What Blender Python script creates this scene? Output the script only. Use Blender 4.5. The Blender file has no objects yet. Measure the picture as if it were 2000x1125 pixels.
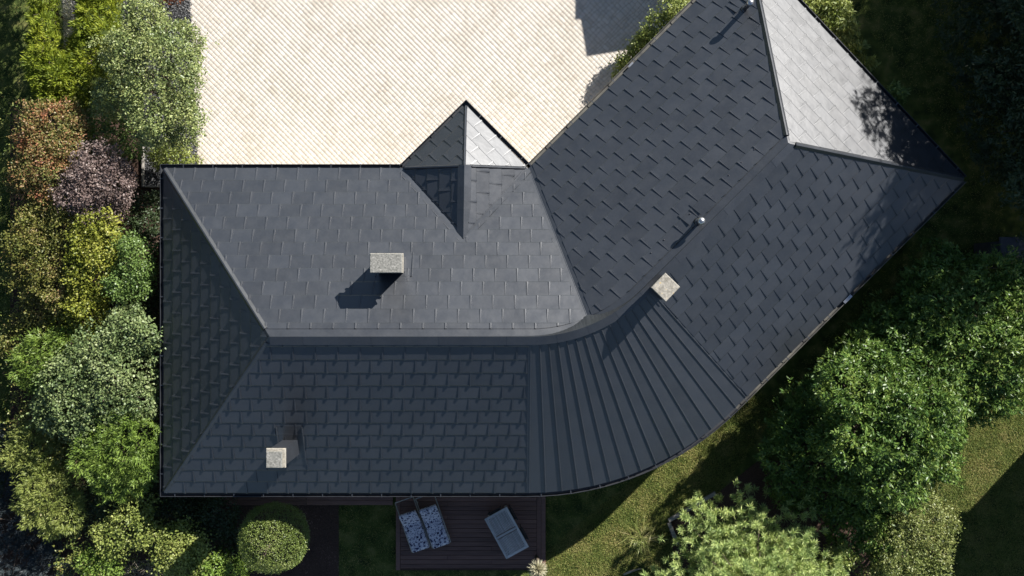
import bpy, bmesh, math, random
import numpy as np
from mathutils import Vector, Matrix

# ------------------------------------------------------------------ camera, sky, sun, exposure
SC = bpy.context.scene
COL = SC.collection
EAVE = 2.9                 # height of the eaves above the lawn
CAMZ = 32.7                # drone height
FPX = 2000.0               # focal length in photo pixels (photo 2000 px wide)
cam = bpy.data.cameras.new('camera'); cam.lens = 36.0; cam.sensor_width = 36.0
cam.clip_end = 500; cam.clip_start = 0.5
camo = bpy.data.objects.new('camera', cam); COL.objects.link(camo)
camo.location = (0, 0, CAMZ); SC.camera = camo

SUN_EL = math.radians(30.0)
SUN_AZ = math.radians(43.0)      # clockwise from +Y
SX, SY = math.sin(SUN_AZ), math.cos(SUN_AZ)
w = bpy.data.worlds.new('World'); SC.world = w; w.use_nodes = True
nt = w.node_tree
bg = nt.nodes['Background']
sky = nt.nodes.new('ShaderNodeTexSky'); sky.sky_type = 'NISHITA'; sky.sun_disc = False
sky.sun_elevation = SUN_EL; sky.sun_rotation = SUN_AZ; sky.altitude = 100
sky.air_density = 1.0; sky.dust_density = 0.25; sky.ozone_density = 2.2
nt.links.new(sky.outputs[0], bg.inputs[0]); bg.inputs[1].default_value = 0.05
sl = bpy.data.lights.new('sun', 'SUN'); sl.energy = 5.0; sl.angle = math.radians(0.53)
sl.color = (1.0, 0.965, 0.92)
so = bpy.data.objects.new('sun', sl); COL.objects.link(so)
sdir = Vector((SX*math.cos(SUN_EL), SY*math.cos(SUN_EL), math.sin(SUN_EL)))
so.rotation_euler = sdir.to_track_quat('Z', 'Y').to_euler(); so.location = sdir*60
vs = SC.view_settings
vs.view_transform = 'Standard'; vs.look = 'None'; vs.exposure = 1.35; vs.gamma = 1.0
vs.use_curve_mapping = False
SC.render.engine = 'CYCLES'
SC.cycles.max_bounces = 6; SC.cycles.transparent_max_bounces = 4

rng = np.random.default_rng(7)
random.seed(7)

def P(px, py, z=0.0):
    """photo pixel + real height -> ground plan position (photogrammetry)"""
    d = (CAMZ - z)/FPX
    return ((px-1000)*d, (562.5-py)*d)

# ------------------------------------------------------------------ materials
def newmat(name):
    m = bpy.data.materials.new(name); m.use_nodes = True
    return m, m.node_tree, m.node_tree.nodes['Principled BSDF']

def ramp(nt, stops):
    r = nt.nodes.new('ShaderNodeValToRGB')
    e = r.color_ramp.elements
    while len(e) < len(stops): e.new(0.5)
    for i, (p, c) in enumerate(stops):
        e[i].position = p; e[i].color = (*c, 1)
    return r

def noisemat(name, stops, scale=5.0, rough=0.8, bump=0.0, bscale=40.0, detail=6.0, spec=0.3, metallic=0.0):
    m, nt, b = newmat(name)
    tc = nt.nodes.new('ShaderNodeTexCoord')
    n = nt.nodes.new('ShaderNodeTexNoise'); n.inputs['Scale'].default_value = scale; n.inputs['Detail'].default_value = detail
    nt.links.new(tc.outputs['Object'], n.inputs['Vector'])
    r = ramp(nt, stops); nt.links.new(n.outputs['Fac'], r.inputs['Fac'])
    nt.links.new(r.outputs['Color'], b.inputs['Base Color'])
    b.inputs['Roughness'].default_value = rough
    b.inputs['Specular IOR Level'].default_value = spec
    b.inputs['Metallic'].default_value = metallic
    if bump > 0:
        n2 = nt.nodes.new('ShaderNodeTexNoise'); n2.inputs['Scale'].default_value = bscale; n2.inputs['Detail'].default_value = 5
        nt.links.new(tc.outputs['Object'], n2.inputs['Vector'])
        bp = nt.nodes.new('ShaderNodeBump'); bp.inputs['Strength'].default_value = bump; bp.inputs['Distance'].default_value = 0.02
        nt.links.new(n2.outputs['Fac'], bp.inputs['Height']); nt.links.new(bp.outputs['Normal'], b.inputs['Normal'])
    return m

def roofmat(name, base, rough):
    m, nt, b = newmat(name)
    geo = nt.nodes.new('ShaderNodeNewGeometry'); oi = nt.nodes.new('ShaderNodeObjectInfo')
    add = nt.nodes.new('ShaderNodeMath'); add.operation = 'ADD'
    nt.links.new(geo.outputs['Random Per Island'], add.inputs[0]); nt.links.new(oi.outputs['Random'], add.inputs[1])
    fr = nt.nodes.new('ShaderNodeMath'); fr.operation = 'FRACT'; nt.links.new(add.outputs[0], fr.inputs[0])
    n = nt.nodes.new('ShaderNodeTexNoise'); n.inputs['Scale'].default_value = 1.7; n.inputs['Detail'].default_value = 4
    nt.links.new(geo.outputs['Position'], n.inputs['Vector'])
    mx = nt.nodes.new('ShaderNodeMath'); mx.operation = 'MULTIPLY_ADD'
    nt.links.new(fr.outputs[0], mx.inputs[0]); mx.inputs[1].default_value = 0.45
    mul = nt.nodes.new('ShaderNodeMath'); mul.operation = 'MULTIPLY'; mul.inputs[1].default_value = 0.7
    nt.links.new(n.outputs['Fac'], mul.inputs[0]); nt.links.new(mul.outputs[0], mx.inputs[2])
    nf = nt.nodes.new('ShaderNodeTexNoise'); nf.inputs['Scale'].default_value = 16; nf.inputs['Detail'].default_value = 8
    nt.links.new(geo.outputs['Position'], nf.inputs['Vector'])
    ml = nt.nodes.new('ShaderNodeMath'); ml.operation = 'MULTIPLY_ADD'; ml.inputs[1].default_value = 0.7; ml.inputs[2].default_value = -0.35
    nt.links.new(nf.outputs['Fac'], ml.inputs[0])
    sm_ = nt.nodes.new('ShaderNodeMath'); sm_.operation = 'ADD'
    nt.links.new(mx.outputs[0], sm_.inputs[0]); nt.links.new(ml.outputs[0], sm_.inputs[1]); mx = sm_
    b0 = tuple(c*0.72 for c in base); b1 = tuple(c*1.32 for c in base)
    r = ramp(nt, [(0.1, b0), (0.95, b1)]); nt.links.new(mx.outputs[0], r.inputs['Fac'])
    nt.links.new(r.outputs['Color'], b.inputs['Base Color'])
    # roughness: slight streaks / dust
    n3 = nt.nodes.new('ShaderNodeTexNoise'); n3.inputs['Scale'].default_value = 3.1; n3.inputs['Detail'].default_value = 6
    nt.links.new(geo.outputs['Position'], n3.inputs['Vector'])
    mr = nt.nodes.new('ShaderNodeMapRange'); mr.inputs['From Min'].default_value = 0.3; mr.inputs['From Max'].default_value = 0.7
    mr.inputs['To Min'].default_value = rough-0.03; mr.inputs['To Max'].default_value = rough+0.05
    nt.links.new(n3.outputs['Fac'], mr.inputs['Value']); nt.links.new(mr.outputs[0], b.inputs['Roughness'])
    # oil-canning of the thin sheet
    n2 = nt.nodes.new('ShaderNodeTexNoise'); n2.inputs['Scale'].default_value = 3.5; n2.inputs['Detail'].default_value = 2
    nt.links.new(geo.outputs['Position'], n2.inputs['Vector'])
    bp = nt.nodes.new('ShaderNodeBump'); bp.inputs['Strength'].default_value = 0.2; bp.inputs['Distance'].default_value = 0.02
    nt.links.new(n2.outputs['Fac'], bp.inputs['Height']); nt.links.new(bp.outputs['Normal'], b.inputs['Normal'])
    b.inputs['Specular IOR Level'].default_value = 0.80
    return m

def leafmat(name, cols, rough=0.5, trans=0.25, spec=0.4):
    m, nt, b = newmat(name)
    geo = nt.nodes.new('ShaderNodeNewGeometry')
    n = nt.nodes.new('ShaderNodeTexNoise'); n.inputs['Scale'].default_value = 1.3; n.inputs['Detail'].default_value = 3
    nt.links.new(geo.outputs['Position'], n.inputs['Vector'])
    a = nt.nodes.new('ShaderNodeMath'); a.operation = 'MULTIPLY_ADD'; a.inputs[1].default_value = 0.55
    nt.links.new(geo.outputs['Random Per Island'], a.inputs[0])
    c = nt.nodes.new('ShaderNodeMath'); c.operation = 'MULTIPLY_ADD'; c.inputs[1].default_value = 1.1; c.inputs[2].default_value = -0.32
    nt.links.new(n.outputs['Fac'], c.inputs[0]); nt.links.new(c.outputs[0], a.inputs[2])
    k = len(cols)
    r = ramp(nt, [(i/(k-1) if k > 1 else 0, col) for i, col in enumerate(cols)])
    nt.links.new(a.outputs[0], r.inputs['Fac'])
    nt.links.new(r.outputs['Color'], b.inputs['Base Color'])
    b.inputs['Roughness'].default_value = rough; b.inputs['Specular IOR Level'].default_value = spec
    t = nt.nodes.new('ShaderNodeBsdfTranslucent'); nt.links.new(r.outputs['Color'], t.inputs['Color'])
    mix = nt.nodes.new('ShaderNodeMixShader'); mix.inputs[0].default_value = trans
    nt.links.new(b.outputs[0], mix.inputs[1]); nt.links.new(t.outputs[0], mix.inputs[2])
    nt.links.new(mix.outputs[0], nt.nodes['Material Output'].inputs['Surface'])
    return m

M = {}
M['roof'] = roofmat('anthracite_coated_sheet', (0.0178, 0.0200, 0.0240), 0.41)
M['roof_trim'] = roofmat('anthracite_trim', (0.0178, 0.0200, 0.0240), 0.41)
M['gutter'] = noisemat('gutter_metal', [(0.3, (0.012, 0.014, 0.018)), (0.75, (0.03, 0.031, 0.034))], 2.0, 0.5, spec=0.5)
M['gutter_dirty'] = noisemat('weathered_gutter', [(0.3, (0.03, 0.03, 0.029)), (0.7, (0.10, 0.094, 0.078))], 3.0, 0.6, spec=0.4)
M['wall'] = noisemat('render_wall', [(0.3, (0.55, 0.50, 0.42)), (0.7, (0.66, 0.61, 0.53))], 2.0, 0.9, 0.2, 80)
M['soffit'] = noisemat('soffit_boards', [(0.3, (0.30, 0.27, 0.22)), (0.7, (0.4, 0.36, 0.3))], 4.0, 0.8)
M['concrete'] = noisemat('lichen_concrete', [(0.30, (0.09, 0.09, 0.078)), (0.45, (0.16, 0.157, 0.14)), (0.60, (0.215, 0.207, 0.185)), (0.74, (0.33, 0.32, 0.29))], 22.0, 0.95, 0.6, 60, 10)
M['concrete_pale'] = noisemat('pale_concrete', [(0.3, (0.17, 0.155, 0.125)), (0.55, (0.27, 0.25, 0.21)), (0.66, (0.34, 0.31, 0.26)), (0.76, (0.40, 0.27, 0.05))], 18.0, 0.95, 0.4, 60, 8)
M['steel'] = noisemat('weathered_zinc', [(0.3, (0.30, 0.30, 0.31)), (0.7, (0.5, 0.5, 0.5))], 20, 0.35, metallic=0.9)
M['bolt'] = noisemat('bolt_metal', [(0.3, (0.02, 0.02, 0.024)), (0.7, (0.05, 0.05, 0.055))], 20, 0.4, metallic=0.3)

# setts: colour differs from stone to stone
def settmat():
    m, nt, b = newmat('pale_sandstone_setts')
    geo = nt.nodes.new('ShaderNodeNewGeometry'); oi = nt.nodes.new('ShaderNodeObjectInfo')
    add = nt.nodes.new('ShaderNodeMath'); add.operation = 'ADD'
    nt.links.new(geo.outputs['Random Per Island'], add.inputs[0]); nt.links.new(oi.outputs['Random'], add.inputs[1])
    fr = nt.nodes.new('ShaderNodeMath'); fr.operation = 'FRACT'; nt.links.new(add.outputs[0], fr.inputs[0])
    r = ramp(nt, [(0.0, (0.43, 0.385, 0.325)), (0.25, (0.475, 0.43, 0.37)), (0.55, (0.505, 0.46, 0.40)), (0.8, (0.495, 0.44, 0.375)), (1.0, (0.54, 0.50, 0.44))])
    nt.links.new(fr.outputs[0], r.inputs['Fac'])
    n = nt.nodes.new('ShaderNodeTexNoise'); n.inputs['Scale'].default_value = 0.9; n.inputs['Detail'].default_value = 7
    nt.links.new(geo.outputs['Position'], n.inputs['Vector'])
    r2 = ramp(nt, [(0.32, (0.86, 0.85, 0.83)), (0.5, (0.97, 0.965, 0.96)), (0.7, (1.0, 1.0, 1.0))])
    nt.links.new(n.outputs['Fac'], r2.inputs['Fac'])
    mx = nt.nodes.new('ShaderNodeMixRGB'); mx.blend_type = 'MULTIPLY'; mx.inputs[0].default_value = 1.0
    nt.links.new(r.outputs['Color'], mx.inputs[1]); nt.links.new(r2.outputs['Color'], mx.inputs[2])
    nt.links.new(mx.outputs[0], b.inputs['Base Color'])
    b.inputs['Roughness'].default_value = 0.9; b.inputs['Specular IOR Level'].default_value = 0.2
    n2 = nt.nodes.new('ShaderNodeTexNoise'); n2.inputs['Scale'].default_value = 60; n2.inputs['Detail'].default_value = 4
    nt.links.new(geo.outputs['Position'], n2.inputs['Vector'])
    bp = nt.nodes.new('ShaderNodeBump'); bp.inputs['Strength'].default_value = 0.3; bp.inputs['Distance'].default_value = 0.01
    nt.links.new(n2.outputs['Fac'], bp.inputs['Height']); nt.links.new(bp.outputs['Normal'], b.inputs['Normal'])
    return m
M['sett'] = settmat()
M['joint'] = noisemat('joint_sand', [(0.3, (0.18, 0.165, 0.14)), (0.7, (0.29, 0.265, 0.23))], 30, 0.95)
M['lawn'] = noisemat('lawn_soil', [(0.34, (0.024, 0.038, 0.011)), (0.52, (0.06, 0.08, 0.02)), (0.66, (0.12, 0.125, 0.04)), (0.80, (0.20, 0.165, 0.075))], 2.2, 0.95, 0.7, 50, 9, 0.1)
M['grass'] = leafmat('grass_blades', [(0.07, 0.115, 0.024), (0.16, 0.20, 0.045), (0.27, 0.255, 0.08), (0.42, 0.34, 0.15)], 0.6, 0.3, 0.2)
M['gravel_bed'] = noisemat('slate_bed', [(0.3, (0.012, 0.012, 0.013)), (0.7, (0.035, 0.035, 0.036))], 40, 0.9, 0.8, 60)
def chipmat(name, cols, rough):
    m = leafmat(name, cols, rough, 0.0, 0.4); return m
M['slate'] = chipmat('slate_chips', [(0.02, 0.02, 0.021), (0.05, 0.05, 0.05), (0.11, 0.11, 0.108), (0.24, 0.235, 0.23)], 0.6)
M['mulch'] = noisemat('bark_mulch_soil', [(0.3, (0.03, 0.018, 0.013)), (0.7, (0.085, 0.05, 0.036))], 30, 0.95, 0.8, 60)
M['chips'] = chipmat('bark_chips', [(0.03, 0.017, 0.013), (0.05, 0.028, 0.021), (0.08, 0.046, 0.036), (0.22, 0.15, 0.12)], 0.9)
def woodmat(name, c0, c1, rough=0.7, axis=0, sc=3.0):
    m, nt, b = newmat(name)
    tc = nt.nodes.new('ShaderNodeTexCoord'); mp = nt.nodes.new('ShaderNodeMapping')
    s = [sc*9, sc*9, sc*9]; s[axis] = sc*0.6
    mp.inputs['Scale'].default_value = s
    nt.links.new(tc.outputs['Object'], mp.inputs['Vector'])
    oi = nt.nodes.new('ShaderNodeObjectInfo')
    n = nt.nodes.new('ShaderNodeTexNoise'); n.noise_dimensions = '4D'; n.inputs['Scale'].default_value = 1.0; n.inputs['Detail'].default_value = 5
    nt.links.new(mp.outputs[0], n.inputs['Vector'])
    w4 = nt.nodes.new('ShaderNodeMath'); w4.operation = 'MULTIPLY'; w4.inputs[1].default_value = 40
    nt.links.new(oi.outputs['Random'], w4.inputs[0]); nt.links.new(w4.outputs[0], n.inputs['W'])
    ad = nt.nodes.new('ShaderNodeMath'); ad.operation = 'MULTIPLY_ADD'; ad.inputs[1].default_value = 0.35
    nt.links.new(oi.outputs['Random'], ad.inputs[0]); nt.links.new(n.outputs['Fac'], ad.inputs[2])
    r = ramp(nt, [(0.35, c0), (0.95, c1)]); nt.links.new(ad.outputs[0], r.inputs['Fac'])
    nt.links.new(r.outputs['Color'], b.inputs['Base Color']); b.inputs['Roughness'].default_value = rough
    bp = nt.nodes.new('ShaderNodeBump'); bp.inputs['Strength'].default_value = 0.25; bp.inputs['Distance'].default_value = 0.01
    nt.links.new(n.outputs['Fac'], bp.inputs['Height']); nt.links.new(bp.outputs['Normal'], b.inputs['Normal'])
    return m
M['deck'] = woodmat('red_brown_decking', (0.065, 0.030, 0.021), (0.16, 0.082, 0.060), 0.6)
M['teak'] = woodmat('silver_grey_teak', (0.27, 0.265, 0.26), (0.46, 0.45, 0.44), 0.75)
M['edging'] = woodmat('grey_timber_edging', (0.14, 0.13, 0.11), (0.27, 0.25, 0.22), 0.9)
M['frame'] = noisemat('aluminium_frame', [(0.3, (0.25, 0.24, 0.22)), (0.7, (0.36, 0.35, 0.33))], 10, 0.5)
M['chair'] = noisemat('black_chair', [(0.3, (0.015, 0.015, 0.016)), (0.7, (0.03, 0.03, 0.03))], 10, 0.6)
M['blue'] = noisemat('blue_plastic', [(0.3, (0.02, 0.07, 0.35)), (0.7, (0.04, 0.12, 0.5))], 10, 0.4)
M['bark'] = noisemat('bark', [(0.3, (0.05, 0.038, 0.028)), (0.7, (0.13, 0.10, 0.075))], 14, 0.95, 0.8, 40)
M['dry_twig'] = noisemat('dry_twig', [(0.3, (0.22, 0.18, 0.13)), (0.6, (0.40, 0.35, 0.28)), (0.8, (0.45, 0.28, 0.10))], 3, 0.85)
M['shed'] = noisemat('dark_shed', [(0.3, (0.03, 0.032, 0.04)), (0.7, (0.06, 0.065, 0.075))], 3, 0.7)
M['red_tile'] = noisemat('garage_roof', [(0.3, (0.05, 0.05, 0.055)), (0.7, (0.08, 0.08, 0.085))], 5, 0.7)

def cushionmat():
    m, nt, b = newmat('blue_white_floral_fabric')
    tc = nt.nodes.new('ShaderNodeTexCoord')
    nz = nt.nodes.new('ShaderNodeTexNoise'); nz.inputs['Scale'].default_value = 9; nz.inputs['Detail'].default_value = 2
    nt.links.new(tc.outputs['Object'], nz.inputs['Vector'])
    vm = nt.nodes.new('ShaderNodeMixRGB'); vm.blend_type = 'ADD'; vm.inputs[0].default_value = 0.12
    nt.links.new(tc.outputs['Object'], vm.inputs[1]); nt.links.new(nz.outputs['Color'], vm.inputs[2])
    v1 = nt.nodes.new('ShaderNodeTexVoronoi'); v1.inputs['Scale'].default_value = 11.0; v1.inputs['Randomness'].default_value = 0.75
    nt.links.new(vm.outputs[0], v1.inputs['Vector'])
    r1 = ramp(nt, [(0.0, (0.012, 0.014, 0.05)), (0.31, (0.018, 0.02, 0.075)), (0.40, (0.44, 0.43, 0.48)), (0.75, (0.52, 0.50, 0.53))])
    nt.links.new(v1.outputs['Distance'], r1.inputs['Fac'])
    v2 = nt.nodes.new('ShaderNodeTexVoronoi'); v2.inputs['Scale'].default_value = 34
    nt.links.new(vm.outputs[0], v2.inputs['Vector'])
    r2 = ramp(nt, [(0.0, (0.06, 0.06, 0.16)), (0.34, (0.14, 0.14, 0.26)), (0.42, (1, 1, 1)), (1.0, (1, 1, 1))])
    nt.links.new(v2.outputs['Distance'], r2.inputs['Fac'])
    mx = nt.nodes.new('ShaderNodeMixRGB'); mx.blend_type = 'MULTIPLY'; mx.inputs[0].default_value = 1.0
    nt.links.new(r1.outputs[0], mx.inputs[1]); nt.links.new(r2.outputs[0], mx.inputs[2])
    nt.links.new(mx.outputs[0], b.inputs['Base Color']); b.inputs['Roughness'].default_value = 0.95
    return m
M['cushion'] = cushionmat()

# foliage colours
LEAF = {
 'thuja': leafmat('golden_thuja', [(0.068, 0.101, 0.008), (0.135, 0.182, 0.014), (0.216, 0.250, 0.019), (0.297, 0.311, 0.027)], 0.6, 0.3, 0.3),
 'arbutus': leafmat('grey_green_leaf', [(0.05, 0.078, 0.022), (0.12, 0.16, 0.05), (0.23, 0.265, 0.085), (0.34, 0.35, 0.13)], 0.45, 0.2),
 'autumn': leafmat('autumn_leaf', [(0.09, 0.12, 0.022), (0.16, 0.17, 0.045), (0.25, 0.15, 0.06), (0.36, 0.12, 0.07)], 0.5, 0.3),
 'purple': leafmat('purple_leaf', [(0.055, 0.036, 0.032), (0.12, 0.082, 0.072), (0.19, 0.14, 0.12), (0.28, 0.22, 0.19)], 0.5, 0.2),
 'golden': leafmat('golden_leaf', [(0.085, 0.115, 0.014), (0.165, 0.19, 0.022), (0.25, 0.26, 0.035), (0.32, 0.30, 0.07)], 0.5, 0.3),
 'olive': leafmat('olive_leaf', [(0.068, 0.088, 0.016), (0.135, 0.149, 0.030), (0.203, 0.189, 0.047), (0.230, 0.135, 0.068)], 0.5, 0.3),
 'grey': leafmat('silvery_leaf', [(0.045, 0.08, 0.026), (0.105, 0.15, 0.05), (0.175, 0.22, 0.08), (0.27, 0.30, 0.14)], 0.5, 0.2),
 'tangle': leafmat('mixed_undergrowth_leaf', [(0.04, 0.07, 0.016), (0.10, 0.14, 0.03), (0.20, 0.21, 0.05), (0.24, 0.14, 0.07)], 0.5, 0.25),
 'russet': leafmat('russet_leaf', [(0.10, 0.03, 0.015), (0.20, 0.07, 0.03), (0.30, 0.13, 0.06)], 0.5, 0.3),
 'mid': leafmat('mid_green_leaf', [(0.041, 0.074, 0.016), (0.081, 0.135, 0.030), (0.135, 0.203, 0.047), (0.203, 0.270, 0.068)], 0.45, 0.25),
 'bright': leafmat('bright_green_leaf', [(0.061, 0.108, 0.016), (0.115, 0.182, 0.027), (0.176, 0.257, 0.041), (0.243, 0.311, 0.068)], 0.5, 0.3),
 'lime': leafmat('lime_leaf', [(0.095, 0.128, 0.024), (0.162, 0.203, 0.041), (0.243, 0.277, 0.068), (0.311, 0.324, 0.095)], 0.5, 0.3),
 'laurel': leafmat('laurel_leaf', [(0.036, 0.075, 0.017), (0.065, 0.125, 0.024), (0.12, 0.185, 0.033), (0.22, 0.275, 0.06)], 0.42, 0.25, 0.3),
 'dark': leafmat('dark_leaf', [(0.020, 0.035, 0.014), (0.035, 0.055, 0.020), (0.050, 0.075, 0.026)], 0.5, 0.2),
 'box': leafmat('box_leaf', [(0.054, 0.088, 0.016), (0.101, 0.142, 0.027), (0.162, 0.203, 0.047), (0.257, 0.270, 0.108)], 0.45, 0.2),
 'pine': leafmat('pine_needles', [(0.13, 0.20, 0.07), (0.25, 0.34, 0.11), (0.40, 0.47, 0.15), (0.54, 0.58, 0.20)], 0.5, 0.25),
 'spruce': leafmat('blue_spruce_needles', [(0.025, 0.035, 0.036), (0.045, 0.058, 0.062), (0.070, 0.085, 0.090)], 0.5, 0.1),  # needle colour darkened to carry the shade at this corner
 'privet': leafmat('privet_leaf', [(0.05, 0.07, 0.015), (0.11, 0.14, 0.03), (0.18, 0.205, 0.055), (0.28, 0.28, 0.10)], 0.5, 0.25),
 'straw': leafmat('strap_leaf', [(0.080, 0.120, 0.020), (0.150, 0.180, 0.040), (0.220, 0.210, 0.070), (0.360, 0.300, 0.160)], 0.5, 0.2),
 'pale': leafmat('pale_spiky_leaf', [(0.300, 0.290, 0.180), (0.500, 0.470, 0.320), (0.640, 0.600, 0.440)], 0.5, 0.2),
}

# ------------------------------------------------------------------ object helpers
WL = {}
def wloc(o):
    v = Vector((0, 0, 0))
    while o is not None:
        v += Vector(o.location); o = o.parent
    return v

def thing(name, label, cat, loc=(0, 0, 0), group=None):
    o = bpy.data.objects.new(name, None); COL.objects.link(o)
    o.location = loc; o.empty_display_size = 0.3
    o['label'] = label; o['category'] = cat
    if group: o['group'] = group
    return o

def npmesh(name, V, F, mat, smooth=False):
    """V (n,3); F (m,k) uniform k"""
    V = np.asarray(V, dtype=np.float32); F = np.asarray(F, dtype=np.int32)
    me = bpy.data.meshes.new(name)
    m, k = F.shape
    me.vertices.add(len(V)); me.vertices.foreach_set('co', V.ravel())
    me.loops.add(m*k); me.loops.foreach_set('vertex_index', F.ravel())
    me.polygons.add(m)
    me.polygons.foreach_set('loop_start', np.arange(0, m*k, k, dtype=np.int32))
    me.polygons.foreach_set('loop_total', np.full(m, k, dtype=np.int32))
    if smooth: me.polygons.foreach_set('use_smooth', np.ones(m, dtype=bool))
    me.update(calc_edges=True); me.validate()
    me.materials.append(mat)
    return me

def link(name, me, parent=None, **props):
    o = bpy.data.objects.new(name, me); COL.objects.link(o)
    if parent is not None: o.parent = parent
    for k, v in props.items(): o[k] = v
    return o

def obj(name, V, F, mat, parent=None, smooth=False, **props):
    """world-space vertices, mixed faces"""
    off = wloc(parent) if parent is not None else Vector((0, 0, 0))
    me = bpy.data.meshes.new(name)
    me.from_pydata([(v[0]-off.x, v[1]-off.y, v[2]-off.z) for v in V], [], F)
    me.update(); me.materials.append(mat)
    if smooth:
        for p in me.polygons: p.use_smooth = True
    return link(name, me, parent, **props)

class MB:
    """collects shapes of one part"""
    def __init__(s): s.V = []; s.F = []
    def add(s, V, F):
        n = len(s.V); s.V += [tuple(v) for v in V]; s.F += [tuple(i+n for i in f) for f in F]; return s
    def box(s, c, size, rot=0.0, M3=None):
        hx, hy, hz = size[0]/2, size[1]/2, size[2]/2
        R = M3 if M3 is not None else Matrix.Rotation(rot, 3, 'Z')
        V = [Vector(c) + R @ Vector((x*hx, y*hy, z*hz)) for z in (-1, 1) for y in (-1, 1) for x in (-1, 1)]
        return s.add(V, [(0, 2, 3, 1), (4, 5, 7, 6), (0, 1, 5, 4), (2, 6, 7, 3), (0, 4, 6, 2), (1, 3, 7, 5)])
    def bevbox(s, c, size, b=0.01, rot=0.0, M3=None):
        """box with a chamfered top"""
        hx, hy, hz = size[0]/2, size[1]/2, size[2]/2
        R = M3 if M3 is not None else Matrix.Rotation(rot, 3, 'Z')
        L = [(-hz, 0), (hz-b, 0), (hz, b)]
        V = []
        for z, i in L:
            for x, y in ((-1, -1), (1, -1), (1, 1), (-1, 1)):
                V.append(Vector(c) + R @ Vector((x*(hx-i), y*(hy-i), z)))
        F = [(3, 2, 1, 0), (8, 9, 10, 11)]
        for k in (0, 4):
            for j in range(4):
                F.append((k+j, k+(j+1) % 4, k+4+(j+1) % 4, k+4+j))
        return s.add(V, F)
    def tube(s, pts, radii, n=8, cap=True):
        pts = [Vector(p) for p in pts]; V = []; F = []
        for i, p in enumerate(pts):
            d = (pts[min(i+1, len(pts)-1)] - pts[max(i-1, 0)]).normalized()
            a = d.orthogonal().normalized() if abs(d.z) < 0.999 else Vector((1, 0, 0))
            if abs(d.z) < 0.999:
                a = Vector((0, 0, 1)).cross(d).normalized()
            b = d.cross(a)
            for k in range(n):
                t = 2*math.pi*k/n
                V.append(p + (a*math.cos(t)+b*math.sin(t))*radii[i])
        for i in range(len(pts)-1):
            for k in range(n):
                F.append((i*n+k, i*n+(k+1) % n, (i+1)*n+(k+1) % n, (i+1)*n+k))
        if cap:
            F.append(tuple(range(n))[::-1]); F.append(tuple((len(pts)-1)*n+k for k in range(n)))
        return s.add(V, F)
    def build(s, name, mat, parent=None, smooth=False, **props):
        return obj(name, s.V, s.F, mat, parent, smooth, **props)

def tagged(o, label, cat, group=None):
    o['label'] = label; o['category'] = cat
    if group: o['group'] = group
    return o

def inpoly(X, Y, poly):
    c = np.zeros(len(X), dtype=bool); n = len(poly)
    for i in range(n):
        x0, y0 = poly[i]; x1, y1 = poly[(i+1) % n]
        cond = ((y0 > Y) != (y1 > Y))
        xi = (x1-x0)*(Y-y0)/((y1-y0) if y1 != y0 else 1e-9) + x0
        c ^= cond & (X < xi)
    return c

# ------------------------------------------------------------------ plan of the house
S2 = math.sqrt(0.5)
def dn(d, n): return (d*S2+n*S2, d*S2-n*S2)      # along the wing, across it
X_W = -10.13; Y_N = 3.487; Y_S = -5.96
RIDGE = EAVE + 2.62
Y_R = -1.29
N_NW, N_SE, N_R = -2.12, 7.06, 2.47
CR = (0.5, 2.83); RR = CR[1]-Y_R                 # ridge arc
CE = (0.5, 2.548); RE_ = CE[1]-Y_S               # eave arc
R0 = (-6.43, Y_R)                                # west end of the ridge
R1 = dn(7.9, N_R)                                # east end of the ridge
PE = dn(11.55, N_SE)                             # east corner
PN = dn(11.86, N_NW)                             # north corner (above the frame)
V0 = (N_NW/S2 + Y_N, Y_N)                        # bottom of the valley
PF = (-1.34, 5.32); PL = (-3.20, Y_N); PR = (V0[0]-0.03, Y_N)   # porch roof corners
PK_Z = EAVE + 1.12; PK = (-1.33, 3.42)           # porch roof peak
TN = (RIDGE-EAVE)/(Y_N-Y_R)                      # slope gradients
TNW = (RIDGE-EAVE)/(N_R-N_NW)
def zN(x, y): return EAVE + (Y_N-y)*TN
def zNW(x, y): return EAVE + ((x-y)*S2-N_NW)*TNW
TS = (RIDGE-EAVE)/(Y_R-Y_S)
YB = Y_N-(PK_Z-EAVE)/TN; PB = (-1.36, YB)        # where the porch ridge meets the north slope
def arcpt(c, r, t): return (c[0]+r*math.sin(t), c[1]-r*math.cos(t))
ARC = [math.radians(45)*i/16 for i in range(17)]
ER = [arcpt(CE, RE_, t) for t in ARC]            # eave arc points
A_NW = (X_W, Y_N); A_SW = (X_W, Y_S)
OUT = [A_SW] + ER + [PE, PN, V0, PF, PL, A_NW]   # eaves outline, counter-clockwise

house = thing('house', 'angled house with dark sheet metal hipped roof and curved corner', 'house', (0, 0, 0))

def offset_poly(poly, d):
    n = len(poly); out = []
    for i in range(n):
        p0 = Vector(poly[i-1]); p1 = Vector(poly[i]); p2 = Vector(poly[(i+1) % n])
        e1 = (p1-p0).normalized(); e2 = (p2-p1).normalized()
        n1 = Vector((-e1.y, e1.x)); n2 = Vector((-e2.y, e2.x))     # inward for ccw
        k = 1+n1.dot(n2)
        m = (n1+n2)/max(k, 0.25)
        out.append((p1.x+m.x*d, p1.y+m.y*d))
    return out

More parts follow.
